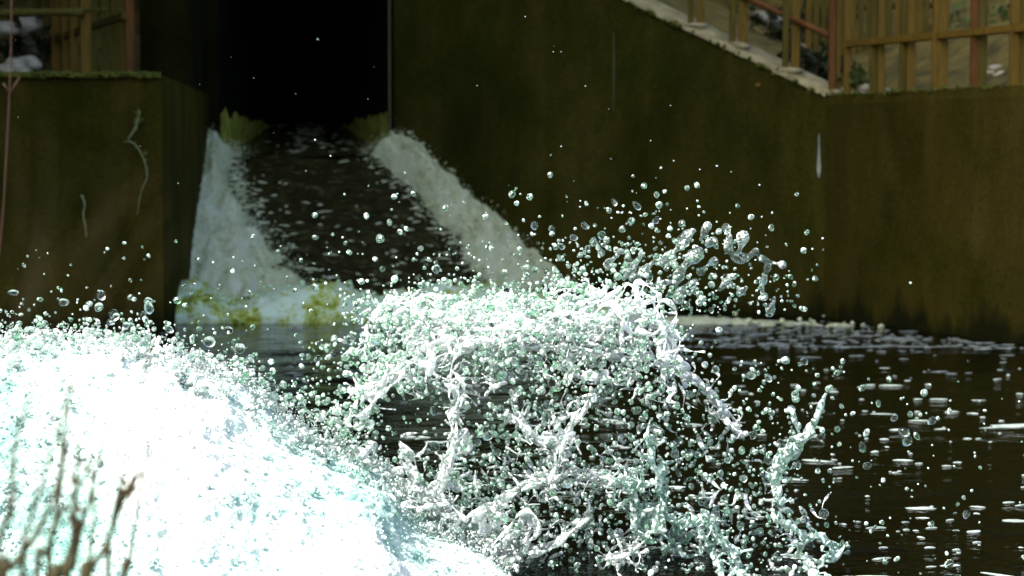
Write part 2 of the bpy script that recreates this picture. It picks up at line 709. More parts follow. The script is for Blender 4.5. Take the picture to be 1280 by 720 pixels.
# ------------------------------------------------------------------ water
# pool
nx, ny = 200, 240
xs = np.linspace(-16, 16, nx)
ys = np.concatenate([np.linspace(5.0, 12, 130), np.linspace(12.08, 25, ny - 130)])
X, Y = np.meshgrid(xs, ys, indexing='ij')
Z = np.zeros_like(X)


def pool_z(x, y):
    return .012 * mnoise.noise(Vector((x * 1.2, y * 2.0, 0))) + .008 * mnoise.noise(Vector((x * 3.1, y * 5.0, 4)))


for i in range(nx):
    for j in range(ny):
        Z[i, j] = pool_z(X[i, j], Y[i, j])
V = np.stack([X, Y, Z], -1).reshape(-1, 3)
idx = np.arange(nx * ny).reshape(nx, ny)
Q = np.stack([idx[:-1, :-1], idx[1:, :-1], idx[1:, 1:], idx[:-1, 1:]], -1).reshape(-1, 4)
tag(link('water', fast_mesh('water', V, Q, M['pool'], True, 4)), kind='structure')


# chute: ruled surface from the culvert mouth to the foot
def chute_pt(u, v, lift=0.0):
    dl = 24.0 - 3.25 * v
    dr = 24.0 - 1.75 * v
    # wing wall x at dr
    tt = (24.0 - dr) / (24.0 - CO.y)
    A = Vector((side_x(dl) + .005, dl))
    B = wing(tt) + wn * .0
    A.x = max(A.x, -3.6)
    if v < .001:
        A = Vector((xl, 24.0))
        B = Vector((xr, 24.0))
    p = A.lerp(B, u)
    z = 1.58 * max(0.0, 1 - v) ** .92
    return Vector((p.x, p.y, z + lift))


nu, nv = 60, 90
V = []
for j in range(nv + 1):
    v_ = j / nv
    for i in range(nu + 1):
        u = i / nu
        p = chute_pt(u, v_)
        p.z += .06 * mnoise.noise(Vector((p.x * 2, p.y * 2.6, 1))) + .03 * mnoise.noise(Vector((p.x * 9, p.y * 5, 7)))
        V.append(p)
Q = [(j * (nu + 1) + i, (j + 1) * (nu + 1) + i, (j + 1) * (nu + 1) + i + 1, j * (nu + 1) + i + 1) for j in range(nv) for i in range(nu)]
ch = new_obj('chute_water', V, Q, M['chute'], smooth=True)
tag(ch, kind='structure')
# the stream inside the culvert
V, Fc = [], []
for j in range(31):
    d = 24.0 + 14.3 * (j / 30)
    for i in range(21):
        x = tun_x(0, d) + .004 + (tun_x(1, d) - tun_x(0, d) - .008) * i / 20
        V.append((x, d, tz(d) + .03 * mnoise.noise(Vector((x * 4, d * 3, 2)))))
    if j:
        o = 21 * j
        Fc += [(o - 21 + i, o - 20 + i, o + i + 1, o + i) for i in range(20)]
tag(new_obj('culvert_water', V, Fc, M['chute'], smooth=True), kind='structure')


# white water running down both edges of the chute
def ribbon(name, u0, u1, v0, v1, seed, hgt, label):
    nu, nv = 44, 150
    V = []
    blobP, blobR = [], []
    for j in range(nv + 1):
        v_ = v0 + (v1 - v0) * j / nv
        a, b = u0(v_), u1(v_)
        rag = .35 * (b - a) * (mnoise.noise(Vector((v_ * 9, seed, 0))) * .6 + mnoise.noise(Vector((v_ * 27, seed, 3))) * .4)
        for i in range(nu + 1):
            s = i / nu
            if seed > 5:
                u = (a + rag) + (b - a - rag) * s
                w = min(1, s * 1.6)
            else:
                u = a + (b - a + rag) * s
                w = min(1, (1 - s) * 1.6)
            prof = math.sin(math.pi * min(1, max(0, .12 + .8 * w)) * .62)
            p = chute_pt(u, v_)
            end = min(1, j / 7)
            h = hgt * prof * (1 - .35 * v_) * end
            n1 = mnoise.noise(Vector((p.x * 3.2, p.y * 2.2, p.z * 2 + seed)))
            n2 = mnoise.noise(Vector((p.x * 10, p.y * 8, p.z * 8 + seed)))
            n3 = mnoise.noise(Vector((p.x * 25, p.y * 20, p.z * 20 + seed)))
            n4 = mnoise.noise(Vector((u * 30, v_ * 5, seed)))
            p.z += h * (1 + .5 * n1) + (.06 * n2 + .08 * n4) * prof + .012 * n3
            p.x += .015 * n3
            if w < .05:
                p.z = min(p.z, chute_pt(u, v_).z - .02)
            V.append(p)
            if random.random() < .035:
                q = p + Vector((random.gauss(0, .03), random.gauss(0, .05), abs(random.gauss(0, .04))))
                blobP.append(q[:])
                blobR.append(random.uniform(.006, .022))
    Fq = []
    for j in range(nv):
        for i in range(nu):
            q = (j * (nu + 1) + i, (j + 1) * (nu + 1) + i, (j + 1) * (nu + 1) + i + 1, j * (nu + 1) + i + 1)
            Fq.append(q)
    F3 = np.array([t for q in Fq for t in ((q[0], q[1], q[2]), (q[0], q[2], q[3]))])
    pv = np.array([tuple(p) for p in V])
    mist = pv[rng.integers(0, len(pv), 2600)] + rng.normal(0, 1, (2600, 3)) * np.array([.06, .05, .04]) + np.array([0, 0, .03])
    edge = pv.reshape(nv + 1, nu + 1, 3)[:, (slice(nu - 6, nu + 1) if seed < 5 else slice(0, 7))].reshape(-1, 3)
    mist2 = edge[rng.integers(0, len(edge), 2600)] + rng.normal(0, 1, (2600, 3)) * np.array([.09, .04, .04]) + np.array([.04 if seed < 5 else -.04, 0, .04])
    mist = np.concatenate([mist, mist2])
    blobP += [tuple(q) for q in mist]
    blobR += list(rng.uniform(.002, .008, len(mist)))
    V2, T2 = blobs(blobP, blobR, 1, .5, .3)
    VV, TT = join([(np.array([tuple(p) for p in V]), F3), (V2, T2)])
    return tag(link(name, fast_mesh(name, VV, TT, M['foam_grey'])), label, 'whitewater', kind='stuff')


ribbon('whitewater', lambda v: -.03, lambda v: .12 + .12 * v - .05 * math.sin(v * 6), -.02, 1.08, 1.3, .30,
       'pale grey whitewater sliding down the left edge of the chute beside the abutment')
ribbon('whitewater', lambda v: .88 - .06 * v + .02 * math.sin(v * 5), lambda v: 1.02, -.02, 1.06, 9.1, .30,
       'pale grey whitewater sliding down the right edge of the chute along the wing wall')

# foam rolling at the foot of the chute and along the wing wall
def roll(name, pts, wid, hgt, seed, label, mat, grain=.12):
    path = smooth_path(pts, 30)
    V = []
    nj = 16
    bp, br = [], []
    for i, p in enumerate(path):
        s = i / (len(path) - 1)
        env = min(1, s * 12, (1 - s) * 6)
        d = (path[min(i + 1, len(path) - 1)] - path[max(i - 1, 0)]).normalized()
        nrm = Vector((d.y, -d.x, 0))
        w, h = wid(s), hgt(s) * env
        for j in range(nj + 1):
            a = math.pi * j / nj
            q = p + nrm * (-math.cos(a) * w) + Vector((0, 0, -.03 + max(0, math.sin(a)) ** .8 * h))
            n1 = mnoise.noise(Vector((q.x * 2.4, q.y * 2.4, seed)))
            n2 = mnoise.noise(Vector((q.x * 9, q.y * 9, q.z * 9 + seed)))
            q.z += (.5 * h * n1 + .04 * n2) * math.sin(a)
            q += nrm * (.08 * n2)
            V.append(q)
            if random.random() < grain and 2 < j < 14:
                bp.append((q + Vector((random.gauss(0, .03), random.gauss(0, .03), abs(random.gauss(0, .03)))))[:])
                br.append(random.uniform(.008, .03))
    m = nj + 1
    T = []
    for i in range(len(path) - 1):
        for j in range(nj):
            a, b, c, e = i * m + j, (i + 1) * m + j, (i + 1) * m + j + 1, i * m + j + 1
            T += [(a, b, c), (a, c, e)]
    VV, TT = join([(np.array([tuple(p) for p in V]), np.array(T)), blobs(bp, br, 1, .4, .3)])
    return tag(link(name, fast_mesh(name, VV, TT, mat)), label, 'foam', kind='stuff')


def gz(px, py):
    p = on_z(px, py, 0)
    return Vector((p.x, p.y, 0))


roll('foam', [gz(170, 399), gz(260, 398), gz(340, 398), gz(420, 397), gz(490, 395), gz(600, 393), gz(700, 393), gz(800, 395)],
     lambda s: .6, lambda s: .28 + .06 * math.sin(s * 20), 3.0, 'rolling white and olive foam along the foot of the chute', M['foam_roll'])
roll('foam', [gz(690, 398), gz(800, 400), gz(880, 402), gz(960, 404), gz(1040, 407), gz(1110, 414)],
     lambda s: .40 * (1 - .5 * s), lambda s: .10 * (1 - .9 * s), 8.0, 'thin pale foam line at the foot of the wing wall', M['foam_grey'], .02)

# flecks of foam drifting on the pool
def flecks():
    V, T = [], []
    o = 0
    kinds = []
    for _ in range(1150):
        kinds.append((random.uniform(640, 1650), 400 + 36 * random.random() ** .8 + max(0, 0), 1.0))
    for _ in range(800):
        kinds.append((random.uniform(500, 1750), 410 + 330 * random.random() ** 1.5, 1.0))
    for _ in range(200):
        kinds.append((random.uniform(190, 640), 408 + 80 * random.random() ** 1.3, .8))
    for px, py, k in kinds:
        p = gz(px, py)
        if px > 1030 and py < 396 + (px - 1030) * .14 + 3:
            continue
        # stay on the pool side of the walls
        q2 = Vector((p.x, p.y))
        if (q2 - PR).dot(wn) < .05 or p.x > CO.x and (q2 - CO).dot(Vector((RD.y, -RD.x))) < .04:
            continue
        far = (p.y - 7) / 13
        ln = random.lognormvariate(-3.95, .65) * (1 + .5 * far) * k
        wd_ = ln * random.uniform(.16, .42)
        rot = random.gauss(0, .35)
        n = 14
        c, s = math.cos(rot), math.sin(rot)
        seed = random.random() * 50
        hz = .0025 + .002 * random.random()
        V.append((p.x, p.y, hz + .002 + pool_z(p.x, p.y)))
        for ring, (k_, dz) in enumerate(((.72, 0.0), (1.0, -.0035))):
            for i in range(n):
                a = 2 * math.pi * i / n
                rr = k_ * (1 + .75 * mnoise.noise(Vector((math.cos(a) * 1.7, math.sin(a) * 1.7, seed))) + .3 * mnoise.noise(Vector((math.cos(a) * 5, math.sin(a) * 5, seed))))
                x, y = ln * math.cos(a) * rr, wd_ * math.sin(a) * rr
                X_, Y_ = p.x + x * c - y * s, p.y + x * s + y * c
                V.append((X_, Y_, hz + dz + pool_z(X_, Y_)))
        for i in range(n):
            j = (i + 1) % n
            T.append((o, o + 1 + i, o + 1 + j))
            T.append((o + 1 + i, o + 1 + n + i, o + 1 + n + j))
            T.append((o + 1 + i, o + 1 + n + j, o + 1 + j))
        o += 1 + 2 * n
    return np.array(V), np.array(T)


V, T = flecks()
tag(link('foam', fast_mesh('foam', V, T, M['fleck'])), 'scattered flat flecks of foam drifting on the dark pool', 'foam', kind='stuff')
# feathery wisps that tear off the whitewater into the dark middle of the chute
V, T, o = [], [], 0
for _ in range(480):
    v_ = .05 + .95 * random.random() ** .8
    if random.random() < .55:
        u = .12 + .12 * v_ + random.expovariate(1 / .05) - .03
    else:
        u = .88 - .06 * v_ - random.expovariate(1 / .045) + .03
    if random.random() < .25:
        u, v_ = random.uniform(.25, .85), 1 - random.random() ** 1.6 * .6
    if not 0 < u < 1:
        continue
    c0 = chute_pt(u, v_)
    ln, w = random.lognormvariate(-3.5, .6), random.uniform(.002, .008)
    sk = random.gauss(0, .25)
    n = 9
    sdd = random.random() * 50
    V.append((c0.x, c0.y, c0.z + .095))
    for i in range(n):
        a = 2 * math.pi * i / n
        rr = 1 + .6 * mnoise.noise(Vector((math.cos(a) * 1.6, math.sin(a) * 1.6, sdd)))
        x, y = ln * math.cos(a) * rr, 2 * w * math.sin(a) * rr
        y += sk * x
        V.append((c0.x + x, c0.y + y, c0.z + .085 + .48 * y))
    for i in range(n):
        T.append((o, o + 1 + i, o + 1 + (i + 1) % n))
    o += n + 1
for _ in range(70):  # pale flakes painting in glints on the culvert stream
    d = 24 + 4.5 * random.random()
    x = tun_x(0, d) + (tun_x(1, d) - tun_x(0, d)) * random.gauss(.55, .15)
    ln, w = random.uniform(.02, .07), random.uniform(.01, .03)
    V.append((x, d, tz(d) + .05))
    for i in range(9):
        a = 2 * math.pi * i / 9
        V.append((x + ln * math.cos(a) * random.uniform(.6, 1.3), d + 2 * w * math.sin(a), tz(d) + .04))
    for i in range(9):
        T.append((o, o + 1 + i, o + 1 + (i + 1) % 9))
    o += 10
tag(link('foam', fast_mesh('foam', np.array(V), np.array(T), M['foam_grey'])), 'thin feathery wisps of foam on the dark chute middle, and painted glints in the culvert', 'foam', kind='stuff')

# ------------------------------------------------------------------ the white burst at the left
SIL = [(-60, 444), (0, 440), (60, 436), (110, 432), (160, 440), (205, 450), (250, 462), (300, 486), (340, 516), (380, 544), (420, 568), (455, 582), (482, 596), (512, 630), (545, 657), (590, 680), (640, 704), (690, 734), (740, 772)]
PEAK = 7.9


def crest_z(x):
    px = 640 + x * F / PEAK
    pts = SIL
    for (a, ya), (b, yb) in zip(pts, pts[1:]):
        if a <= px <= b:
            y = ya + (yb - ya) * (px - a) / (b - a)
            return at(px, y, PEAK).z
    return -.3 if px > 700 else at(0, 424, PEAK).z


nx, ny = 330, 230
xs = np.linspace(-2.6, .35, nx)
ys = np.linspace(6.25, 8.9, ny)
V = np.zeros((nx, ny, 3))
for i, x in enumerate(xs):
    H = max(crest_z(x), -.12)
    left = 1.0
    if x < -2.1:
        left = max(0, 1 - ((-2.1 - x) / .5) ** 2)
    for j, y in enumerate(ys):
        if y < PEAK:
            s = (PEAK - y) / 1.5
            f_ = max(0.0, 1 - s ** 1.9)
        else:
            s = (y - PEAK) / .95
            f_ = max(0.0, 1 - s ** 2.0)
        z = (H + .12) * left * f_ - .12
        P3 = Vector((x, y, z))
        n1 = mnoise.noise(P3 * 3.0)
        n2 = mnoise.noise(P3 * 8.0 + Vector((3, 1, 7)))
        n3 = mnoise.noise(P3 * 22.0)
        n4 = mnoise.noise(P3 * 55.0)
        amp = min(1, max(0, z + .12) * 4)
        k = .045 * n1 + .020 * n2 + .010 * n3 + .007 * n4
        V[i, j] = (x + .6 * amp * k, y - 1.0 * amp * k, z + .75 * amp * k)
mv = V.reshape(-1, 3)
idx = np.arange(nx * ny).reshape(nx, ny)
T = np.concatenate([np.stack([idx[:-1, :-1], idx[1:, :-1], idx[1:, 1:]], -1).reshape(-1, 3),
                    np.stack([idx[:-1, :-1], idx[1:, 1:], idx[:-1, 1:]], -1).reshape(-1, 3)])
sel = mv[(mv[:, 2] > .0)]
pick = sel[rng.integers(0, len(sel), 8000)]
pick = pick + rng.normal(0, .016, pick.shape) + np.array([0, -.006, .006])
pr = np.minimum(.014, rng.lognormal(math.log(.0042), .45, len(pick)))
crest = sel[np.abs(sel[:, 1] - PEAK) < .3]
pc = crest[rng.integers(0, len(crest), 3000)] + np.abs(rng.normal(0, 1, (3000, 3))) * np.array([.0, .02, .030]) + rng.normal(0, .02, (3000, 3))
pcr = np.minimum(.024, rng.lognormal(math.log(.0065), .55, len(pc)))
mist = sel[rng.integers(0, len(sel), 9000)] + rng.normal(0, 1, (9000, 3)) * np.array([.03, .03, .03]) + np.array([0, -.01, .02])
mist2 = crest[rng.integers(0, len(crest), 6000)] + rng.normal(0, 1, (6000, 3)) * np.array([.04, .05, .03]) + np.array([.01, 0, .02])
mist = np.concatenate([mist, mist2])
V1, T1 = join([(mv, T), blobs(pick, pr, 1, .4, .3), blobs(mist, rng.uniform(.0012, .0032, len(mist)), 1, .4, .1)])
V2, T2 = blobs(pc, pcr, 2, .4, .2)
tag(link('water_spray', fast_mesh('water_spray', V2, T2, M['splash'])), 'glassy spray breaking off the top of the white burst', 'spray', kind='stuff')
tag(link('whitewater', fast_mesh('whitewater', V1, T1, M['foam_white'])), 'big bright white burst of churning water filling the lower left corner', 'whitewater', kind='stuff')

# ------------------------------------------------------------------ the clear splash in the middle


def wz(px, py, d):
    """splash point: pulled nearer where it would fall under the pool"""
    p = at(px, py, d)
    if p.z < .02:
        q = on_z(px, py, .03)
        p = q if q.y > 6.9 else at(px, py, 6.9)
    return p


def chain(pts, r0, r1, bead=.45, wob=.014, step=.5):
    """bead chain along a smooth path -> spheres (P, r)"""
    path = smooth_path(pts, 8)
    P, r = [], []
    L = sum((b - a).length for a, b in zip(path, path[1:]))
    acc, nxt = 0.0, 0.0
    ph = random.random() * 6
    sd = random.random() * 60
    for a, b in zip(path, path[1:]):
        seg = (b - a).length
        while nxt <= acc + seg and seg > 1e-6:
            t = (nxt - acc) / seg
            p = a.lerp(b, t)
            s = nxt / max(L, 1e-6)
            rr = r0 + (r1 - r0) * s
            rr *= 1 + bead * math.sin(ph + nxt * 60) + bead * .8 * mnoise.noise(Vector((nxt * 25, sd, 0)))
            rr = max(rr, .0034)
            p = p + mnoise.noise_vector(Vector((nxt * 12, sd, 5))) * wob
            P.append(p[:])
            r.append(rr)
            nxt += max(.003, rr * step)
        acc += seg
    return P, r


def build_splash(name, spheres, voxel, mat, label=None, kind=None, group=None, cat='splash'):
    P, r = [], []
    for a, b in spheres:
        P += a
        r += b
    V, T = blobs(P, r, 2, .12, .08)
    me = remesh(V, T, voxel, mat, name, 2)
    return tag(link(name, me), label, cat, group, kind)


def pl(pts, d, dj=.05):
    """pixel polyline to world points with a depth that drifts"""
    out, dd = [], d
    for p in pts:
        out.append(wz(p[0], p[1], dd if len(p) < 3 else p[2]))
        dd += random.gauss(0, dj)
    return out


px1 = 8.0 / F                                              # one photo pixel at the splash


def branches(pts, d, r, n, ln=40, rr=.5):
    """side twigs of a strand"""
    out = []
    for _ in range(n):
        k = random.randrange(len(pts) - 1)
        t = random.random()
        x = pts[k][0] + (pts[k + 1][0] - pts[k][0]) * t
        y = pts[k][1] + (pts[k + 1][1] - pts[k][1]) * t
        a = random.uniform(0, 6.28)
        l = ln * random.uniform(.3, 1)
        q = [(x, y), (x + math.cos(a) * l * .5 + random.gauss(0, 5), y + math.sin(a) * l * .5 + random.gauss(0, 5)), (x + math.cos(a) * l, y + math.sin(a) * l)]
        out.append(chain(pl(q, d, .06), r * rr, r * rr * .6))
        if random.random() < .6:
            e = wz(q[2][0], q[2][1], d)
            out.append(([e[:]], [r * rr * random.uniform(1.0, 1.6)]))
    return out


# 1 main crest: a broad arch of white water
S = []
arch = [(452, 500), (475, 480), (505, 462), (530, 452), (560, 432), (600, 418), (650, 410), (705, 398), (760, 392), (805, 384), (835, 410), (848, 448)]
for off in range(6):
    a = [(x + random.gauss(0, 13), y + random.gauss(0, 13)) for x, y in arch]
    S.append(chain(pl(a, 8.1 + random.gauss(0, .2)), 2.9 * px1, 2.5 * px1, .6, .045))
S += branches(arch, 8.1, 3.0 * px1, 150, 44, .62)
for lo in ([(500, 375), (530, 365), (560, 378), (600, 392), (640, 380), (690, 372), (735, 366), (780, 378)],
           [(470, 395), (500, 388), (545, 392), (600, 402), (650, 396)],
           [(560, 402), (610, 390), (660, 402), (710, 418), (760, 424), (810, 434)],
           [(640, 440), (700, 434), (760, 446), (820, 452), (850, 470)],
           [(510, 400), (540, 412), (570, 408), (600, 432), (650, 436)]):
    for _ in range(2):
        a = [(x + random.gauss(0, 10), y + random.gauss(0, 9)) for x, y in lo]
        S.append(chain(pl(a, 8.25 + random.gauss(0, .15)), 2.9 * px1, 2.5 * px1, .55, .025))
    S += branches(lo, 8.25, 2.8 * px1, 44, 34, .62)

SH = []
for cx, cy, w_, h_, dp in ((520, 425, 70, 46, 8.15), (590, 410, 80, 40, 8.2), (660, 400, 90, 36, 8.2), (735, 395, 80, 38, 8.2), (800, 405, 60, 50, 8.15), (560, 450, 60, 34, 8.1),
                           (700, 440, 90, 30, 8.15), (640, 480, 70, 34, 8.05), (580, 560, 34, 80, 7.9), (740, 470, 60, 40, 8.05), (690, 600, 80, 40, 7.8), (610, 650, 70, 50, 7.75), (840, 480, 40, 60, 8.05)):
    sd_, rt = random.random() * 90, random.gauss(0, .35)
    P_, r_ = [], []
    stp = 1.15
    for i in range(int(w_ / stp)):
        for k in range(int(h_ / stp)):
            x, y = (i * stp - w_ / 2), (k * stp - h_ / 2)
            e = (2 * x / w_) ** 2 + (2 * y / h_) ** 2
            nz = mnoise.noise(Vector((x / 17, y / 17, sd_))) + .5 * mnoise.noise(Vector((x / 7, y / 7, sd_ + 3)))
            if nz - .8 * e + .02 < 0 or nz < .03 + .25 * e - .3 * (1 - e):
                continue
            if mnoise.noise(Vector((x / 10, y / 10, sd_ + 9))) > .32:
                continue
            X_ = cx + x * math.cos(rt) - y * math.sin(rt)
            Y_ = cy + x * math.sin(rt) + y * math.cos(rt)
            dd = dp + .10 * mnoise.noise(Vector((x / 25, y / 25, sd_ + 5))) + .04 * mnoise.noise(Vector((x / 9, y / 9, sd_ + 7)))
            P_.append(wz(X_, Y_, dd)[:])
            r_.append(.0036 + .0022 * abs(mnoise.noise(Vector((x / 6, y / 6, sd_ + 1)))) * 2)
    SH.append((P_, r_))
build_splash('splash_crest', S + SH, .0036, M['crest'], 'broad white arching crest at the centre of the splash, in front of the chute')

# 2 the tall finger at the right
S = [chain(pl([(988, 566), (1000, 555), (1012, 538), (1022, 520), (1029, 500), (1033, 492)], 7.9, .01), 8 * px1, 2.6 * px1, .25, .006),
     chain(pl([(975, 575), (984, 560), (992, 552), (1004, 548), (1014, 540)], 7.9, .01), 6 * px1, 7 * px1, .3, .006),
     chain(pl([(1001, 548), (996, 535), (992, 522), (990, 508)], 7.9, .01), 2 * px1, 3.6 * px1, .5, .003),
     ([wz(994, 493, 7.9)[:]], [5 * px1]), ([wz(1035, 486, 7.9)[:]], [4.4 * px1]), ([wz(989, 512, 7.9)[:]], [5.5 * px1]),
     chain(pl([(972, 582), (976, 572), (984, 562)], 7.9, .01), 7 * px1, 7 * px1, .3, .004),
     ([wz(1028, 538, 7.9)[:]], [4 * px1])]
build_splash('splash_finger', S, .0040, M['ligament'], 'tall forked finger of clear water leaping right of the splash over the pool')

# 3 the curl against the wall at the upper right
S = []
for q, r0, r1 in (([(845, 352), (852, 338), (862, 326), (872, 318)], 5.5, 7.5), ([(826, 330), (838, 318), (850, 308), (858, 296), (868, 288)], 4.5, 6.5),
                  ([(908, 284), (912, 296), (910, 308), (915, 320), (922, 326)], 6, 4), ([(929, 296), (926, 310), (922, 322), (932, 322), (944, 314)], 6, 5),
                  ([(944, 312), (952, 322), (962, 328), (972, 330), (978, 331)], 3.4, 2.6), ([(960, 334), (956, 346), (952, 356), (954, 368)], 5.0, 4),
                  ([(968, 372), (966, 380), (963, 386)], 4, 5), ([(884, 282), (880, 292), (876, 300)], 5.5, 4), ([(876, 340), (884, 332), (894, 326)], 4, 4),
                  ([(900, 362), (908, 352), (912, 346)], 5, 4), ([(925, 366), (932, 360)], 4, 3.5), ([(885, 305), (892, 300), (897, 304)], 4.5, 4),
                  ([(868, 352), (852, 362), (848, 372)], 4, 6), ([(800, 342), (812, 332), (826, 322)], 5, 4), ([(780, 350), (790, 336), (800, 322)], 4, 5),
                  ([(742, 300), (748, 310), (754, 318)], 4, 4), ([(760, 330), (770, 320), (776, 312)], 4, 3.4), ([(815, 362), (826, 356), (838, 352)], 5, 5)):
    S.append(chain(pl(q, 8.3, .02), r0 * px1, r1 * px1, .35, .005))
S.append(([wz(978, 331, 8.3)[:], wz(955, 371, 8.3)[:], wz(873, 314, 8.3)[:]], [6.5 * px1, 6 * px1, 7.5 * px1]))
build_splash('splash_curl', S, .0034, M['curl'], 'broken curl of water beads thrown up right of the crest before the wing wall')

# 4 strand falling from the crest to the right
S = []
fall = [(845, 452), (862, 470), (884, 488), (902, 508), (912, 528), (930, 545)]
for _ in range(3):
    S.append(chain(pl([(x + random.gauss(0, 3), y + random.gauss(0, 3)) for x, y in fall], 8.0, .02), 3.2 * px1, 3.0 * px1, .5, .01))
S += branches(fall, 8.0, 3 * px1, 30, 26, .65)
build_splash('splash_strand', S, .0036, M['splash'], 'ropy strand of water trailing down from the crest towards the finger')

# 5 glassy sheet with a clear window and its rims, low at the centre right
def sheet(quad, d, nu=26, nv=18, th=.006):
    P, r = [], []
    for i in range(nu):
        for k in range(nv):
            u, v_ = i / (nu - 1), k / (nv - 1)
            a = [quad[0][c] * (1 - u) + quad[1][c] * u for c in (0, 1)]
            b = [quad[3][c] * (1 - u) + quad[2][c] * u for c in (0, 1)]
            x, y = a[0] * (1 - v_) + b[0] * v_, a[1] * (1 - v_) + b[1] * v_
            p = wz(x, y, d + .06 * math.sin(u * 3 + v_ * 2) + .03 * mnoise.noise(Vector((u * 4, v_ * 4, d))))
            P.append(p[:])
            r.append(th)
    return P, r


S = [sheet([(792, 632), (826, 628), (832, 664), (800, 668)], 7.75, 34, 34, .0065)]
for q in ([(786, 600), (790, 640), (794, 664), (816, 676), (838, 682), (856, 694)], [(828, 580), (826, 600), (830, 630), (836, 648), (846, 652), (880, 652)],
          [(790, 612), (806, 604), (826, 600)], [(826, 600), (818, 578), (810, 560), (806, 542)], [(770, 600), (788, 606), (806, 604)],
          [(876, 642), (888, 658), (902, 674), (914, 692), (924, 712), (930, 730)], [(884, 648), (898, 668), (912, 684), (922, 706)],
          [(870, 650), (880, 668), (896, 690), (908, 715)], [(880, 652), (862, 655), (846, 650)]):
    for _ in range(2):
        a = [(x + random.gauss(0, 3), y + random.gauss(0, 3)) for x, y in q]
        S.append(chain(pl(a, 7.75, .015), 3.2 * px1, 3.0 * px1, .5, .010))
    S += branches(q, 7.75, 3 * px1, 12, 26, .65)
build_splash('splash_sheet', S, .0036, M['ligament'], 'torn glassy sheet of water with a clear window, low in the splash')

# 6 low arc at the right edge of the splash
S = []
for q in ([(998, 690), (1006, 676), (1020, 670), (1036, 676), (1046, 684), (1040, 700)], [(1010, 705), (1028, 700), (1044, 690), (1056, 676)],
          [(966, 596), (970, 610), (974, 626), (980, 636)], [(968, 640), (978, 652), (990, 660), (1004, 672)], [(985, 560), (980, 580), (970, 596)],
          [(1012, 712), (1022, 722), (1036, 726)]):
    for _ in range(2):
        S.append(chain(pl([(x + random.gauss(0, 2), y + random.gauss(0, 2)) for x, y in q], 7.72, .015), 3.2 * px1, 3.2 * px1, .5, .007))
    S += branches(q, 7.72, 3 * px1, 8, 18, .65)
build_splash('splash_loop', S, .0036, M['ligament'], 'small looping arc of clear water at the low right end of the splash')

# 7 low white lobe where the splash meets the burst
S = []
for q in ([(556, 690), (566, 668), (580, 650), (600, 640), (622, 636)], [(560, 640), (556, 610), (560, 580), (566, 556)], [(600, 640), (630, 620), (660, 606), (690, 598)],
          [(622, 680), (640, 660), (660, 640), (664, 660), (656, 690)], [(690, 598), (720, 590), (750, 596), (786, 604)], [(500, 560), (512, 580), (520, 604), (530, 618), (540, 640)],
          [(512, 640), (540, 632), (566, 640), (580, 650)], [(660, 690), (690, 680), (716, 660), (740, 640)], [(760, 700), (780, 690), (800, 680)],
          [(560, 470), (570, 490), (564, 520), (566, 556)], [(690, 598), (700, 560), (716, 530), (730, 500)], [(640, 520), (660, 540), (690, 552), (720, 548)]):
    for _ in range(3):
        S.append(chain(pl([(x + random.gauss(0, 5), y + random.gauss(0, 5)) for x, y in q], 7.75 + random.gauss(0, .1), .02), 2.3 * px1, 2.3 * px1, .6, .02))
    S += branches(q, 7.8, 2.9 * px1, 26, 32, .65)
build_splash('splash_lobe', S, .0036, M['splash'], 'white tangled lobe of water low in the splash beside the bright burst')

# 8 the tangle of fine threads between (nobody could count them)
HOT = [(500, 410, 40, 28), (600, 400, 60, 26), (720, 400, 70, 28), (800, 420, 40, 36), (520, 470, 40, 30), (620, 450, 60, 26), (720, 470, 60, 40), (800, 490, 50, 40),
       (660, 520, 70, 30), (560, 600, 46, 50), (640, 600, 60, 46), (720, 600, 60, 50), (800, 580, 50, 50), (860, 560, 50, 60), (690, 670, 70, 36), (800, 660, 60, 40),
       (900, 640, 50, 50), (960, 600, 36, 50), (980, 670, 50, 36), (460, 440, 26, 24), (440, 520, 26, 24)]
HW = [1.6, 2.2, 2.2, 1.6, 1.5, 2.2, 1.9, 1.3, 1.3, 1.5, 1.5, 1.5, 1.2, .9, 1.1, 1.0, .7, .4, .5, .5, .7]


def hot(n):
    out = []
    w = np.array(HW) / sum(HW)
    for k in rng.choice(len(HOT), n, p=w):
        cx, cy, sx, sy = HOT[k]
        out.append((rng.normal(cx, sx * .62), rng.normal(cy, sy * .62)))
    return out


S = []
for x, y in hot(460):
    a = random.uniform(0, 6.28)
    l = random.uniform(8, 36)
    b = a + random.gauss(0, .9)
    q = [(x, y), (x + math.cos(a) * l * .5, y + math.sin(a) * l * .5), (x + math.cos(a) * l * .5 + math.cos(b) * l * .5, y + math.sin(a) * l * .5 + math.sin(b) * l * .5)]
    r0 = random.uniform(1.1, 2.3)
    S.append(chain(pl(q, 8.1 + random.gauss(0, .22), .03), r0 * px1, r0 * random.uniform(.5, 1.4) * px1, .5, .008))
build_splash('water_spray', S, .0036, M['splash'], 'tangle of fine water threads between the larger strands of the splash', 'stuff', cat='spray')

# 9 droplets
D = []                                                      # (px, py, r_px, depth, zone)


def rad(lo, hi, a=2.2):
    u = random.random()
    return (lo ** (1 - a) + u * (hi ** (1 - a) - lo ** (1 - a))) ** (1 / (1 - a))


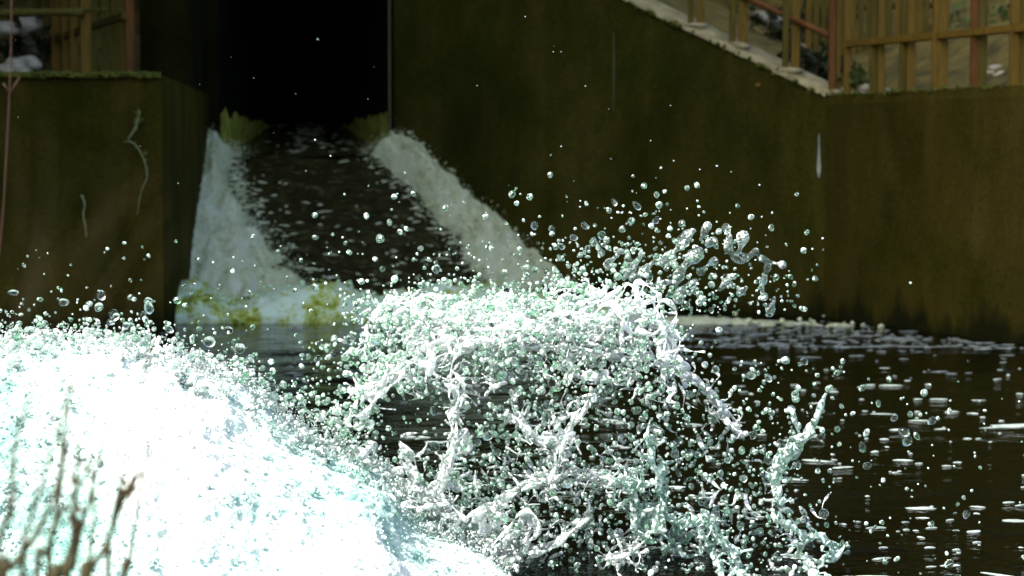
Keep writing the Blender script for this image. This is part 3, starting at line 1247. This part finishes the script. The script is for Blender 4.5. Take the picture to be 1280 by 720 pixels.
for x, y in hot(3300):
    D.append((x, y, rad(1.2, 6.0, 2.1), random.gauss(8.1, .3), 'mid'))
for _ in range(1000):
    D.append((random.uniform(430, 900), random.uniform(400, 715), rad(1.1, 5), random.gauss(8.0, .3), 'mid'))
for _ in range(900):
    x = random.gauss(790, 105)
    y = 392 - abs(random.gauss(0, 1)) * (48 + 18 * (x > 760))
    D.append((x, y, rad(1.1, 5.2, 2.1), random.gauss(8.3, .2), 'curl'))
for _ in range(420):
    D.append((min(1100, random.gauss(950, 60)), random.uniform(450, 715), rad(1.2, 5.5, 2.0), random.gauss(7.95, .25), 'right'))
for _ in range(70):
    D.append((random.uniform(1040, 1290), random.uniform(470, 720) ** 1.0, rad(1.1, 4.5, 2.1), random.gauss(7.9, .2), 'pool'))
for x, y, r in ((1111, 474, 4), (1118, 522, 5), (1130, 540, 5.5), (1134, 551, 7), (1146, 545, 4.5), (1138, 518, 4), (1165, 526, 5), (1187, 514, 4), (1083, 541, 4.5), (1078, 558, 6), (1078, 562, 4),
                (1052, 508, 3.5), (1030, 642, 6), (1018, 480, 3), (1208, 643, 5.5), (1104, 600, 3.5), (1164, 655, 4), (1186, 705, 6)):
    D.append((x, y, r, 7.9, 'pool'))
for _ in range(420):
    x = random.uniform(425, 720)
    D.append((x, 388 - abs(random.gauss(0, 24)) + .12 * abs(x - 600), rad(1.1, 4.6, 1.9), random.gauss(8.2, .25), 'mid'))
for _ in range(260):
    D.append((random.uniform(375, 480), random.uniform(420, 560), rad(1.1, 5, 2.0), random.gauss(8.0, .25), 'mid'))
for _ in range(130):
    x = random.gauss(560, 90)
    D.append((x, 390 - abs(random.gauss(0, 70)), rad(1.1, 5, 2.0), random.gauss(8.4, .25), 'high'))
for x, y, r in ((796, 257, 5), (688, 219, 3.6), (640, 243, 4.4), (646, 254, 4), (662, 246, 4), (668, 282, 6), (690, 286, 5), (690, 292, 4), (717, 297, 5), (475, 298, 4.6), (500, 290, 4), (508, 286, 3.6),
                (545, 336, 5), (939, 271, 3.6), (852, 279, 4.5), (752, 294, 5), (758, 300, 4), (702, 308, 5), (694, 308, 4)):
    D.append((x, y, r, 8.3, 'high'))
for _ in range(420):
    x = random.uniform(-10, 440)
    base = 424 if x < 210 else 424 + (x - 210) * .52
    D.append((x, base - abs(random.gauss(0, 1)) * 26 + 8, rad(1.3, 7, 1.8), random.gauss(7.9, .15), 'burst'))
for _ in range(90):
    D.append((random.uniform(0, 460), random.uniform(300, 420), rad(1, 3, 2.0), random.gauss(7.9, .3), 'burst'))
for _ in range(40):
    D.append((random.uniform(0, 900), random.uniform(20, 330), rad(.5, 1.1), random.gauss(8.2, .3), 'high'))
D.sort(key=lambda q: -q[2])
big, small = D[:285], D[285:]
ZL = {'mid': ('clear water droplet flying amid the strands of the central splash', 'droplets amid the central splash'),
      'curl': ('clear water droplet hanging in the spray above the crest, before the wing wall', 'droplets above the crest'),
      'right': ('clear water droplet flying in the thin spray between splash and dark pool', 'droplets at the thin edge of the splash'),
      'pool': ('clear lone water droplet flying over the dark pool right of the finger', 'lone droplets over the pool'),
      'high': ('clear water droplet thrown high before the chute', 'droplets before the chute'),
      'burst': ('clear water droplet leaping off the top edge of the white burst', 'droplets off the white burst')}
DV = []
for k in range(12):
    V, T = blobs([(0, 0, 0)], [1.0], 3, .28, .14)
    DV.append(fast_mesh('water_droplet', V, T, M['drop']))
for i, (x, y, r, d, z) in enumerate(big):
    o = link('water_droplet', DV[i % 12])
    p = wz(x, y, d)
    o.location = p
    s = r * p.y / F
    o.scale = (s, s, s)
    o.rotation_euler = (random.uniform(0, 6), random.uniform(0, 6), random.uniform(0, 6))
    tag(o, ZL[z][0], 'droplet', ZL[z][1])
P = [wz(x, y, d) for x, y, r, d, z in small]
V, T = blobs([p[:] for p in P], [q[2] * p.y / F for q, p in zip(small, P)], 2, .25, .14)
tag(link('water_spray', fast_mesh('water_spray', V, T, M['drop_small'])), 'fine droplets of spray all through and around the splash', 'spray', kind='stuff')

# ------------------------------------------------------------------ fences
def part_bar(name, p, q, w, h, mat, parent, up=(0, 0, 1), jag=.0):
    v, f = bar(p, q, w, h, up)
    o = new_obj(name, v, f, mat)
    bm = bmesh.new()
    bm.from_mesh(o.data)
    bmesh.ops.bevel(bm, geom=bm.edges[:], offset=min(w, h) * .14, segments=2, affect='EDGES')
    bm.to_mesh(o.data)
    bm.free()
    return child(o, parent)


def wing_top_at(px, back=.1):
    """point on the sloping top at pixel column px, a little behind the face"""
    lo, hi = 0.0, 1.0
    for _ in range(40):
        t = (lo + hi) / 2
        p = wing(t) - wn * back
        X_ = 640 + p.x / p.y * F
        if X_ < px:
            lo = t
        else:
            hi = t
    p = wing(lo) - wn * back
    return Vector((p.x, p.y, wing_z(lo) + .045))


rn = Vector((RD.y, -RD.x))


def level_top_at(px, back=.14):
    lo, hi = -.1, 1.0
    for _ in range(40):
        t = (lo + hi) / 2
        p = CO + (EN - CO) * t - rn * back
        if 640 + p.x / p.y * F < px:
            lo = t
        else:
            hi = t
    p = CO + (EN - CO) * lo - rn * back
    return Vector((p.x, p.y, ZC))


sr = empty('metal_railing', wing_top_at(984), 'rusty brown railing with paired posts and a slanting rail down the sloping wing wall', 'railing')
tops = []
for px in (866, 918, 984, 1047):
    b = wing_top_at(px - 4 if px < 1040 else px - 1)
    c = wing_top_at(px + 7 if px < 1040 else px + 6, .16)
    h = 1.15
    part_bar('post', b, b + Vector((0, 0, h)), .062, .06, M['rust'] if px > 1000 else M['timber_green'], sr)
    part_bar('post', c + Vector((.01, 0, 0)), c + Vector((.01, 0, h)), .085, .06, M['timber'], sr)
    # small concrete footing
    V, T = blobs([((b + c) / 2 + Vector((0, 0, -.03)))[:]], [.13], 2, .2, .2)
    V[:, 2] = b.z - .01 + (V[:, 2] - b.z) * .35
    child(link('footing', fast_mesh('footing', V, T, M['coping'])), sr)
    tops.append((b + c) / 2)
for hh in (.52, 1.08):
    for a, b in zip(tops, tops[1:]):
        v, f = tube([a + Vector((0, 0, hh)), b + Vector((0, 0, hh))], [.033, .033], 10)
        child(new_obj('rail', v, f, M['rust'], smooth=True), sr)

lr = empty('timber_fence', level_top_at(1170), 'ochre post and rail fence standing on the level right-hand wall', 'fence')
st = []
for px, wl, wr, ml, mr in ((1057, .07, 0, 'timber', None), (1089, .07, .07, 'timber_green', 'timber'), (1126, .06, .08, 'timber_green', 'timber'), (1172, .14, 0, 'timber', None),
                           (1215, .07, .075, 'rust', 'timber_green'), (1266, .10, .06, 'timber', 'timber_green'), (1330, .1, 0, 'timber', None), (1400, .1, 0, 'timber', None)):
    b = level_top_at(px)
    if wl:
        part_bar('post', b, b + Vector((0, 0, 1.15)), wl, .06, M[ml], lr)
    if wr:
        c = level_top_at(px + 10, .18)
        part_bar('post', c, c + Vector((0, 0, 1.15)), wr, .05, M[mr], lr)
    st.append(b)
for hh in (.49, 1.08):
    for a, b in zip(st, st[1:]):
        a2 = a + Vector((0, -.05, hh))
        part_bar('rail', a2 + (b - a).normalized() * .0, Vector((b.x, b.y - .05, b.z + hh)) - (b - a).normalized() * .004, .07, .07, M['timber'], lr)

# palisade of boards further back
pf = empty('board_fence', (4.2, 22.6, 2.1), 'weathered upright board fence behind the right-hand railing', 'fence')
for k in range(19):
    px = 1010 + k * 9.3
    d = 22.9 - k * .05
    p = at(px, 60, d)
    h = 1.5 + random.uniform(-.05, .05)
    v, f = bar((p.x, p.y, 2.05), (p.x + random.gauss(0, .012), p.y, 2.05 + h), .07 * random.uniform(.8, 1.05), .022)
    child(new_obj('board', v, f, M['timber_green'] if k % 3 else M['timber']), pf)
a, b = at(1004, 60, 22.97), at(1184, 60, 22.07)
for z in (2.4, 3.2):
    v, f = bar((a.x, a.y + .04, z), (b.x, b.y + .04, z), .05, .06)
    child(new_obj('rail', v, f, M['timber_green']), pf)

# left: rail fence along the front of the abutment
lf = empty('rail_fence', (-4.4, 18.6, ZB), 'mossy round rail fence along the front of the left abutment', 'fence')
y0 = 18.62
z0 = at(60, 17, y0).z
for px in (-60, 108):
    p = at(px, 60, y0)
    part_bar('post', (p.x, y0, ZB), (p.x, y0, ZB + 1.2), .085, .085, M['timber'], lf)
for z in (z0, z0 + .5):
    a, b = at(-160, 17, y0), at(107, 17, y0)
    pts = [Vector((a.x + (b.x - a.x) * t, y0 - .07, z + .006 * math.sin(t * 9))) for t in [i / 10 for i in range(11)]]
    v, f = tube(pts, [.034 + .003 * math.sin(i * 2) for i in range(11)], 10)
    child(new_obj('rail', v, f, M['timber_green'], smooth=True), lf)
    mp = [p + Vector((random.gauss(0, .2), 0, .026)) for p in pts for _ in range(18)]
    V, T = blobs([p[:] for p in mp], [random.uniform(.010, .018) for _ in mp], 1, .4, .3)
    child(link('moss', fast_mesh('moss', V, T, M['moss'])), lf)

# left: boards running back from the abutment's right end
bf = empty('board_fence', (-4.5, 21, ZB), 'close ochre board fence running back beside the rust-brown post on the left abutment', 'fence')
A2, B2 = at(46, 57, 23.9), at(157, 20, 18.85)
stn = (46, 58, 70, 82, 93, 118, 132, 146, 156)
for k, px in enumerate(stn):
    t = k / (len(stn) - 1)
    d = 23.6 + (18.9 - 23.6) * t
    p = at(px, 60, d)
    part_bar('board', (p.x, p.y, ZB - (0.0 if d < 21.2 else .1)), (p.x, p.y, ZB + 1.4), .085 * random.uniform(.85, 1.1), .03, M['timber' if k in (2, 3, 4) else 'timber_green'], bf)
p = at(163, 60, 18.85)
part_bar('post', (p.x, p.y, ZB), (p.x, p.y, ZB + 1.4), .075, .075, M['rust'], bf)
for z in (2.86, 3.4):
    part_bar('rail', (A2.x, A2.y - .06, z), (B2.x, B2.y - .06, z), .05, .07, M['timber_green'], bf)

# ------------------------------------------------------------------ banks, rocks, plants behind
def bank(name, front, back_y, rise, nrow=26, per=16):
    fp = []
    for a, b in zip(front, front[1:]):
        for k in range(per):
            fp.append(a.lerp(b, k / per))
    fp.append(front[-1])
    V, Fc = [], []
    for i, p in enumerate(fp):
        for j in range(nrow + 1):
            s = (j / nrow)
            y = p.y + (back_y - p.y) * s
            x = p.x * (1 + .35 * s)
            z = p.z + rise(s) + (.18 * mnoise.noise(Vector((x * .9, y * .9, 0))) + .07 * mnoise.noise(Vector((x * 3, y * 3, 2)))) * min(1, s * 6)
            V.append((x, y, z))
    m = nrow + 1
    for i in range(len(fp) - 1):
        for j in range(nrow):
            Fc.append((i * m + j, (i + 1) * m + j, (i + 1) * m + j + 1, i * m + j + 1))
    return tag(new_obj(name, V, Fc, M['bank'], smooth=True), kind='structure')


def g3(p2, back, z, n):
    q = p2 - n * back
    return Vector((q.x, q.y, z))


front = [g3(wing(.05), .45, wing_z(.05) - .1, wn), g3(wing(.5), .45, wing_z(.5) - .08, wn), g3(CO, .42, ZC - .05, wn), g3(CO + (EN - CO) * .5, .36, ZC - .06, rn), g3(EN, .36, ZC - .06, rn), Vector((16, 6, 2.2))]
bank('bank', front, 44, lambda s: 7.0 * s ** 1.15)
front = [Vector((-22, 20, 2.2)), Vector((-9, 21.0, ZB - .1)), Vector((-3.9, 21.3, ZB - .06))]
bank('bank', front, 44, lambda s: 7.0 * s ** 1.15)
v, f = prism([(-22, 18.0), (-9.004, 18.42), (-9.004, 21.0), (-22, 20.0)], -.6, 2.2)
tag(new_obj('ground', v, f, M['bank']), kind='structure')
v, f = prism([(-9, 24.62), (7, 24.62), (9, 44), (-12, 44)], 4.3, [5.1, 5.1, 9.0, 9.0])
tag(new_obj('terrain', v, f, M['bank']), kind='structure')
for pl_ in ([(-9, 24.64), (-3.9, 24.64), (-3.9, 44), (-12, 44)], [(-1.05, 24.64), (5.5, 24.64), (9, 44), (-1.05, 44)]):
    v, f = prism(pl_, 1.2, 4.296)
    tag(new_obj('terrain', v, f, M['bank']), kind='structure')


def rock(p, r, label, group=None, mat='rock', sq=.7):
    V0, T0 = ico(3)
    sd = random.random() * 90
    V = []
    for v in V0:
        q = Vector(v)
        k = 1 + .35 * mnoise.noise(q * 1.3 + Vector((sd, 0, 0))) + .12 * mnoise.noise(q * 4 + Vector((0, sd, 0)))
        V.append((q.x * k * r * random.uniform(.99, 1.01), q.y * k * r, q.z * k * r * sq))
    o = link('rock', fast_mesh('rock', np.array(V), T0, M[mat]))
    o.location = p
    tag(o, label, 'rock', group)
    return o


rocks = [(1190, 22, 23.5, .14), (1198, 36, 23.5, .13), (1186, 40, 23.2, .10), (1205, 14, 24, .15), (1250, 25, 23.0, .17), (1264, 30, 23.0, .12), (1240, 20, 23.4, .12), (1246, 88, 19.6, .09), (1252, 96, 19.2, .08), (1236, 94, 19.4, .07)]
for px, py, d, r in rocks:
    rock(at(px, py, d), r, 'pale rubble rock on the bank behind the right-hand fence', 'rocks behind the right-hand fence')
rocks = [(968, 28, 24.2, .13), (950, 22, 24.4, .12), (1000, 62, 23.2, .10), (1020, 74, 22.6, .11), (1012, 64, 23.0, .09), (940, 12, 25, .14), (1040, 80, 22.0, .10)]
for px, py, d, r in rocks:
    rock(at(px, py, d), r, 'pale stone lying behind the sloping railing', 'stones behind the sloping railing')
rock(level_top_at(1081, .3) + Vector((0, 0, .05)), .075, 'small round pale stone on the wall top by the bend')
rock(level_top_at(1105, .3) + Vector((0, 0, .03)), .05, 'smallest pale stone on the wall top between two ochre posts')
rock(at(35, 34, 22.6), .17, 'rounded pale boulder under the mossy rail on the left bank')
rock(at(6, 38, 22.0), .14, 'grey boulder at the very edge behind the red twig')
for px, py, d, r in ((20, 82, 20.6, .12), (36, 80, 20.8, .13), (8, 88, 20.2, .1), (28, 92, 20.0, .09)):
    rock(at(px, py, d), r, 'low pale rubble stone lying on the left abutment top', 'stones on the left abutment')


def leafy(name, p, n, spread, size, label, cat, mat='leaf', group=None):
    V, T, o = [Vector((0, 0, -.05))], [], 1
    for _ in range(n):
        c = Vector((random.gauss(0, spread), random.gauss(0, spread), abs(random.gauss(0, spread * .9))))
        a = Vector((random.gauss(0, 1), random.gauss(0, 1), random.gauss(0, .6))).normalized()
        b = a.cross(Vector((random.gauss(0, 1), random.gauss(0, 1), random.gauss(0, 1)))).normalized()
        l = size * random.uniform(.6, 1.4)
        w = l * .35
        V += [c, c + a * l * .5 + b * w + Vector((0, 0, .1 * l)), c + a * l - Vector((0, 0, .15 * l)), c + a * l * .5 - b * w + Vector((0, 0, .1 * l))]
        V.append(c + Vector((.006, 0, .006)))
        T += [(o, o + 1, o + 2), (o, o + 2, o + 3), (0, o, o + 4)]
        o += 5
    ob = link(name, fast_mesh(name, np.array([tuple(v) for v in V]), np.array(T), M[mat], False))
    ob.location = p
    return tag(ob, label, cat, group)


for px, py, d in ((1005, 84, 21.8), (975, 50, 23.4), (1030, 96, 21.4), (1000, 20, 25), (940, 40, 24.2), (1024, 40, 24)):
    leafy('weed', at(px, py, d), 90, .16, .13, 'dark leafy weed growing behind the sloping railing', 'weed', 'leaf_dark', 'weeds behind the sloping railing')
leafy('weed', level_top_at(1068, .25) + Vector((0, 0, .1)), 60, .08, .09, 'fresh green weed on the wall top just past the bend', 'weed')
for px, py, d in ((1225, 60, 22), (1256, 60, 21.5), (1200, 70, 22), (1235, 5, 24), (1150, 50, 24)):
    leafy('weed', at(px, py, d), 90, .2, .13, 'olive leafy weed growing behind the right-hand fence', 'weed', 'leaf', 'weeds behind the right-hand fence')
for px, py, d in ((22, 66, 23), (40, 64, 22.6), (60, 6, 26), (12, 6, 25), (30, 10, 25)):
    leafy('weed', at(px, py, d), 90, .18, .13, 'dark leafy weed growing behind the left rail fence', 'weed', 'leaf_dark', 'weeds behind the left rail fence')

# unseen wood above and behind, added for shade and dark reflections (one mass)
n = 46000
P = np.stack([rng.uniform(-24, 24, n), rng.uniform(27, 40, n), np.zeros(n)], -1)
gh = 2.5 + np.clip((P[:, 1] - 25) * .38, 0, 9)
P[:, 2] = gh + 1.0 + rng.beta(1.3, 1.5, n) * 14
keep = (np.sin(P[:, 0] * 1.3 + P[:, 2] * .7) + np.sin(P[:, 2] * 1.7 + P[:, 1]) > -1.1)
P = P[keep]
n = 90000                                                # unseen wood added along the left bank to shade the walls
L_ = np.stack([rng.uniform(-15, -6.2, n), rng.uniform(8.6, 32, n), np.zeros(n)], -1)
L_[:, 2] = 3.6 + rng.beta(1.1, 1.1, n) * 21
L_ = L_[L_[:, 0] < -(L_[:, 1] * .27) - .6]
P = np.concatenate([P, L_])
n = len(P)
a = rng.normal(size=(n, 3))
a /= np.linalg.norm(a, axis=1)[:, None]
b = np.cross(a, rng.normal(size=(n, 3)))
b /= np.linalg.norm(b, axis=1)[:, None]
l = rng.uniform(.18, .42, n)[:, None]
V = np.stack([P - a * l, P + b * l * .5, P + a * l, P - b * l * .5], 1).reshape(-1, 3)
T = np.arange(4 * n).reshape(-1, 4)
tag(link('shade_woods', fast_mesh('shade_woods', V, T, M['leaf_dark'], False, 4)), 'dark wood added out of view, behind and left, for shade and dark reflections', 'shade_woods', kind='stuff')

# ------------------------------------------------------------------ near bank with its reeds
V, Fc = [], []
for i in range(41):
    x = -6 + 12 * i / 40
    for j in range(25):
        y = -4 + 9.6 * j / 24
        z = .34 if y < 3.4 else .34 - .75 * ((y - 3.4) / 2.2) ** 1.3
        z += .05 * mnoise.noise(Vector((x * 1.5, y * 1.5, 0)))
        V.append((x, y, z))
    if i:
        o = 25 * i
        Fc += [(o - 25 + j, o + j, o + j + 1, o - 24 + j) for j in range(24)]
tag(new_obj('shore', V, Fc, M['soil'], smooth=True), kind='structure')


def ground_z(y):
    return .34 if y < 3.4 else .34 - .75 * ((y - 3.4) / 2.2) ** 1.3


def reed(pts, d, r, label, head=None, leaves=0, group=None, mat='reed'):
    W = [at(x, y, d) for x, y in pts]
    base = Vector((W[0].x + (W[0].x - W[1].x) * .5, d, ground_z(d) - .02))
    o = empty('reed', base, label, 'reed', group)
    path = smooth_path([base] + W, 7)
    n_ = len(path)
    v, f = tube(path, [r * (1 - .75 * i / n_) for i in range(n_)], 7)
    child(new_obj('stem', v, f, M[mat], smooth=True), o)
    for k in range(leaves):
        i = int(n_ * random.uniform(.35, .75))
        p = path[i]
        dirn = (path[min(i + 3, n_ - 1)] - p).normalized()
        sd = Vector((random.choice((-1, 1)) * random.uniform(.2, .5), random.uniform(-.3, .3), 0))
        q = [p, p + dirn * .06 + sd * .03, p + dirn * .12 + sd * .09, p + dirn * .15 + sd * .17]
        q = smooth_path(q, 4)
        V_, F_ = [], []
        for m_, pp in enumerate(q):
            w = r * 1.6 * math.sin(math.pi * (m_ + .6) / (len(q) + .3)) + .0002
            V_ += [pp + Vector((-w, 0, 0)), pp + Vector((0, -w * .3, .0)), pp + Vector((w, 0, 0))]
            if m_:
                z_ = 3 * m_
                F_ += [(z_ - 3, z_ - 2, z_ + 1, z_), (z_ - 2, z_ - 1, z_ + 2, z_ + 1)]
        child(new_obj('leaf', V_, F_, M[mat], smooth=True), o)
    if head:
        i0, i1 = int(n_ * head[0]), int(n_ * head[1])
        P_, r_ = [], []
        for _ in range(head[2]):
            p = path[random.randint(i0, max(i0, i1 - 1))]
            P_.append((p + Vector((random.gauss(0, head[3]), random.gauss(0, head[3]), random.gauss(0, head[3] * 1.5))))[:])
            r_.append(random.uniform(.002, .0042))
        V_, T_ = blobs(P_, r_, 1, .5, .3)
        child(link('seed_head', fast_mesh('seed_head', V_, T_, M['seed'])), o)
    return o


reed([(5, 740), (13, 711), (44, 671), (71, 609), (78, 573), (74, 524)], 3.1, .0078, 'leftmost reed stem leaning right before the white burst', None)
reed([(70, 745), (76, 720), (91, 675), (94, 613), (99, 547)], 3.2, .0085, 'stoutest upright brown reed among the stems before the white burst', (.62, .92, 90, .007))
reed([(84, 740), (91, 711), (100, 667), (116, 609), (133, 547), (153, 498)], 3.2, .0070, 'thin bare reed leaning right between the stoutest reed and the brown seed head', None)
reed([(104, 745), (111, 718), (133, 680), (153, 627), (171, 596), (184, 547)], 3.1, .0074, 'rightmost thick reed with a brown seed head before the white burst', (.62, .82, 90, .006))
reed([(155, 740), (160, 711), (175, 622), (191, 547), (205, 480)], 3.2, 0.0065, 'thinnest leaning reed, furthest right of the stems before the white burst', None, 0)
reed([(-12, 740), (2, 690), (10, 600), (28, 510), (34, 470)], 2.4, .0024, 'thin blurred reed at the very left edge before the white burst', None)
reed([(-20, 760), (-10, 600), (18, 430), (52, 300), (60, 215), (52, 150)], 1.5, .0009, 'very blurred tall reed curving up across the abutment', None, 0, None, 'reed_far')
reed([(-40, 760), (-20, 560), (40, 380), (110, 290), (190, 220)], 1.4, .0008, 'very blurred reed arching right across the abutment face', None, 0, None, 'reed_far')
reed([(20, 760), (60, 560), (100, 430), (140, 350), (210, 250)], 1.6, .0008, 'very blurred reed leaning right above the top of the burst', None, 0, None, 'reed_far')
reed([(60, 760), (70, 560), (60, 400), (30, 250), (8, 160)], 1.4, .0008, 'very blurred reed bending left across the abutment face', None, 0, None, 'reed_far')

for pts, d, r in (([(28, 740), (40, 650), (66, 560), (96, 470)], 2.9, 0.0062), ([(60, 745), (72, 640), (84, 540), (88, 470)], 3.0, 0.0066), ([(112, 740), (118, 640), (112, 560), (118, 500)], 3.0, 0.0056),
                  ([(135, 745), (140, 660), (158, 570), (180, 470), (192, 420)], 3.0, 0.0060), ([(-5, 740), (14, 640), (20, 560), (40, 480)], 2.8, 0.0060), ([(46, 740), (58, 690), (88, 620), (128, 560)], 2.9, 0.0058)):
    reed(pts, d, r, 'hair-thin upright grass stem between the stouter reeds before the white burst', None, 0, 'thin grass stems before the burst')

for pts, d in (([(-30, 760), (-10, 520), (30, 400), (60, 300), (100, 190)], 1.3), ([(30, 760), (70, 520), (120, 400), (130, 300), (122, 200)], 1.2), ([(-60, 760), (-10, 480), (30, 330), (20, 230)], 1.25),
               ([(60, 760), (110, 520), (150, 420), (200, 340), (230, 290)], 1.35), ([(0, 760), (30, 520), (80, 380), (140, 270), (150, 170)], 1.3)):
    reed(pts, d, .0007, 'faint out-of-focus brown grass stem veiling the abutment face', None, 0, 'grass stems veiling the abutment', 'reed_far')

# the red twig at the left edge
tb = at(-30, 560, 5.0)
base = Vector((tb.x - .05, 4.9, ground_z(4.9) - .02))
tw = empty('twig', base, 'thin red-brown bare twig rising along the left edge of the view', 'twig')
path = smooth_path([base, tb, at(-14, 430, 5.0), at(2, 290, 5.0), at(8, 200, 5.0), at(12, 118, 5.0), at(14, 60, 5.0), at(15, -40, 5.0), at(18, -140, 5)], 6)
v, f = tube(path, [(.0030) * (1 - .5 * i / len(path)) for i in range(len(path))], 8)
child(new_obj('stem', v, f, M['twig'], smooth=True), tw)
for a_, b_ in (((12, 120), (25, 96)), ((12, 118), (4, 104))):
    p, q = at(*a_, 5.0), at(*b_, 5.0)
    v, f = tube([p, p.lerp(q, .5) + Vector((0, 0, .003)), q], [.0022, .0017, .001], 6)
    child(new_obj('shoot', v, f, M['twig'], smooth=True), tw)

# weed and roots hanging on the abutment face
def hang(pts, r, label, leaves=0):
    W = [at(x, y, 18.34) for x, y in pts]
    o = empty('hanging_vine', W[0], label, 'vine')
    path = smooth_path(W, 6)
    v, f = tube(path, [r * (1 - .5 * i / len(path)) for i in range(len(path))], 6)
    child(new_obj('stem', v, f, M['vine'], smooth=True), o)
    if leaves:
        V_, T_, k = [], [], 0
        for _ in range(leaves):
            p = path[random.randint(0, len(path) // 2)]
            a = Vector((random.gauss(0, 1), random.gauss(0, .3) - .3, random.gauss(0, 1))).normalized()
            b = a.cross(Vector((0, 1, .2))).normalized()
            l = random.uniform(.03, .07)
            V_ += [p, p + a * l * .5 + b * l * .25, p + a * l, p + a * l * .5 - b * l * .25]
            T_ += [(k, k + 1, k + 2), (k, k + 2, k + 3)]
            k += 4
        child(link('foliage', fast_mesh('foliage', np.array([tuple(q) for q in V_]), np.array(T_), M['leaf'], False)), o)


hang([(174, 138), (172, 150), (168, 162), (160, 174)], .014, 'short pale green weed rooted high on the abutment face', 26)
hang([(160, 176), (170, 182), (180, 200), (184, 220), (178, 235), (174, 250), (172, 268)], .007, 'long looping root hanging below the weed on the abutment face', 8)
hang([(102, 244), (106, 256), (104, 268), (107, 284), (108, 296)], .012, 'short pale root dangling low on the abutment face, left of the long looping root')

# ------------------------------------------------------------------ light
EL, AZ = 50.0, -123.0                                   # sun over the viewer's left shoulder; the wood added on the left bank shades the walls
sv = Vector((math.sin(R(AZ)) * math.cos(R(EL)), math.cos(R(AZ)) * math.cos(R(EL)), math.sin(R(EL))))
sd = bpy.data.lights.new('sun', 'SUN')
sd.energy = 5.0
sd.angle = R(.5)
sd.color = (1.0, .97, .90)
so = bpy.data.objects.new('sun', sd)
COL.objects.link(so)
so.rotation_euler = sv.to_track_quat('Z', 'Y').to_euler()
so.location = (0, 10, 20)
w = bpy.data.worlds.new('World')
scene.world = w
w.use_nodes = True
nt = w.node_tree
nt.nodes.clear()
sky = nt.nodes.new('ShaderNodeTexSky')
sky.sky_type = 'NISHITA'
sky.sun_disc = False
sky.sun_elevation = R(EL)
sky.sun_rotation = R(AZ % 360)
sky.dust_density = 5.0
sky.ozone_density = 1.6
bg = nt.nodes.new('ShaderNodeBackground')
bg.inputs['Strength'].default_value = .15
ow = nt.nodes.new('ShaderNodeOutputWorld')
nt.links.new(sky.outputs[0], bg.inputs['Color'])
nt.links.new(bg.outputs[0], ow.inputs['Surface'])

# ------------------------------------------------------------------ render settings
vs = scene.view_settings
vs.view_transform = 'Standard'
vs.look = 'None'
vs.gamma = 1
vs.use_curve_mapping = False
vs.exposure = 1.4
cy = scene.cycles
cy.use_denoising = True
cy.max_bounces = 10
cy.transmission_bounces = 9
cy.diffuse_bounces = 5
cy.glossy_bounces = 4
cy.caustics_reflective = False
cy.caustics_refractive = False
cy.sample_clamp_indirect = 6
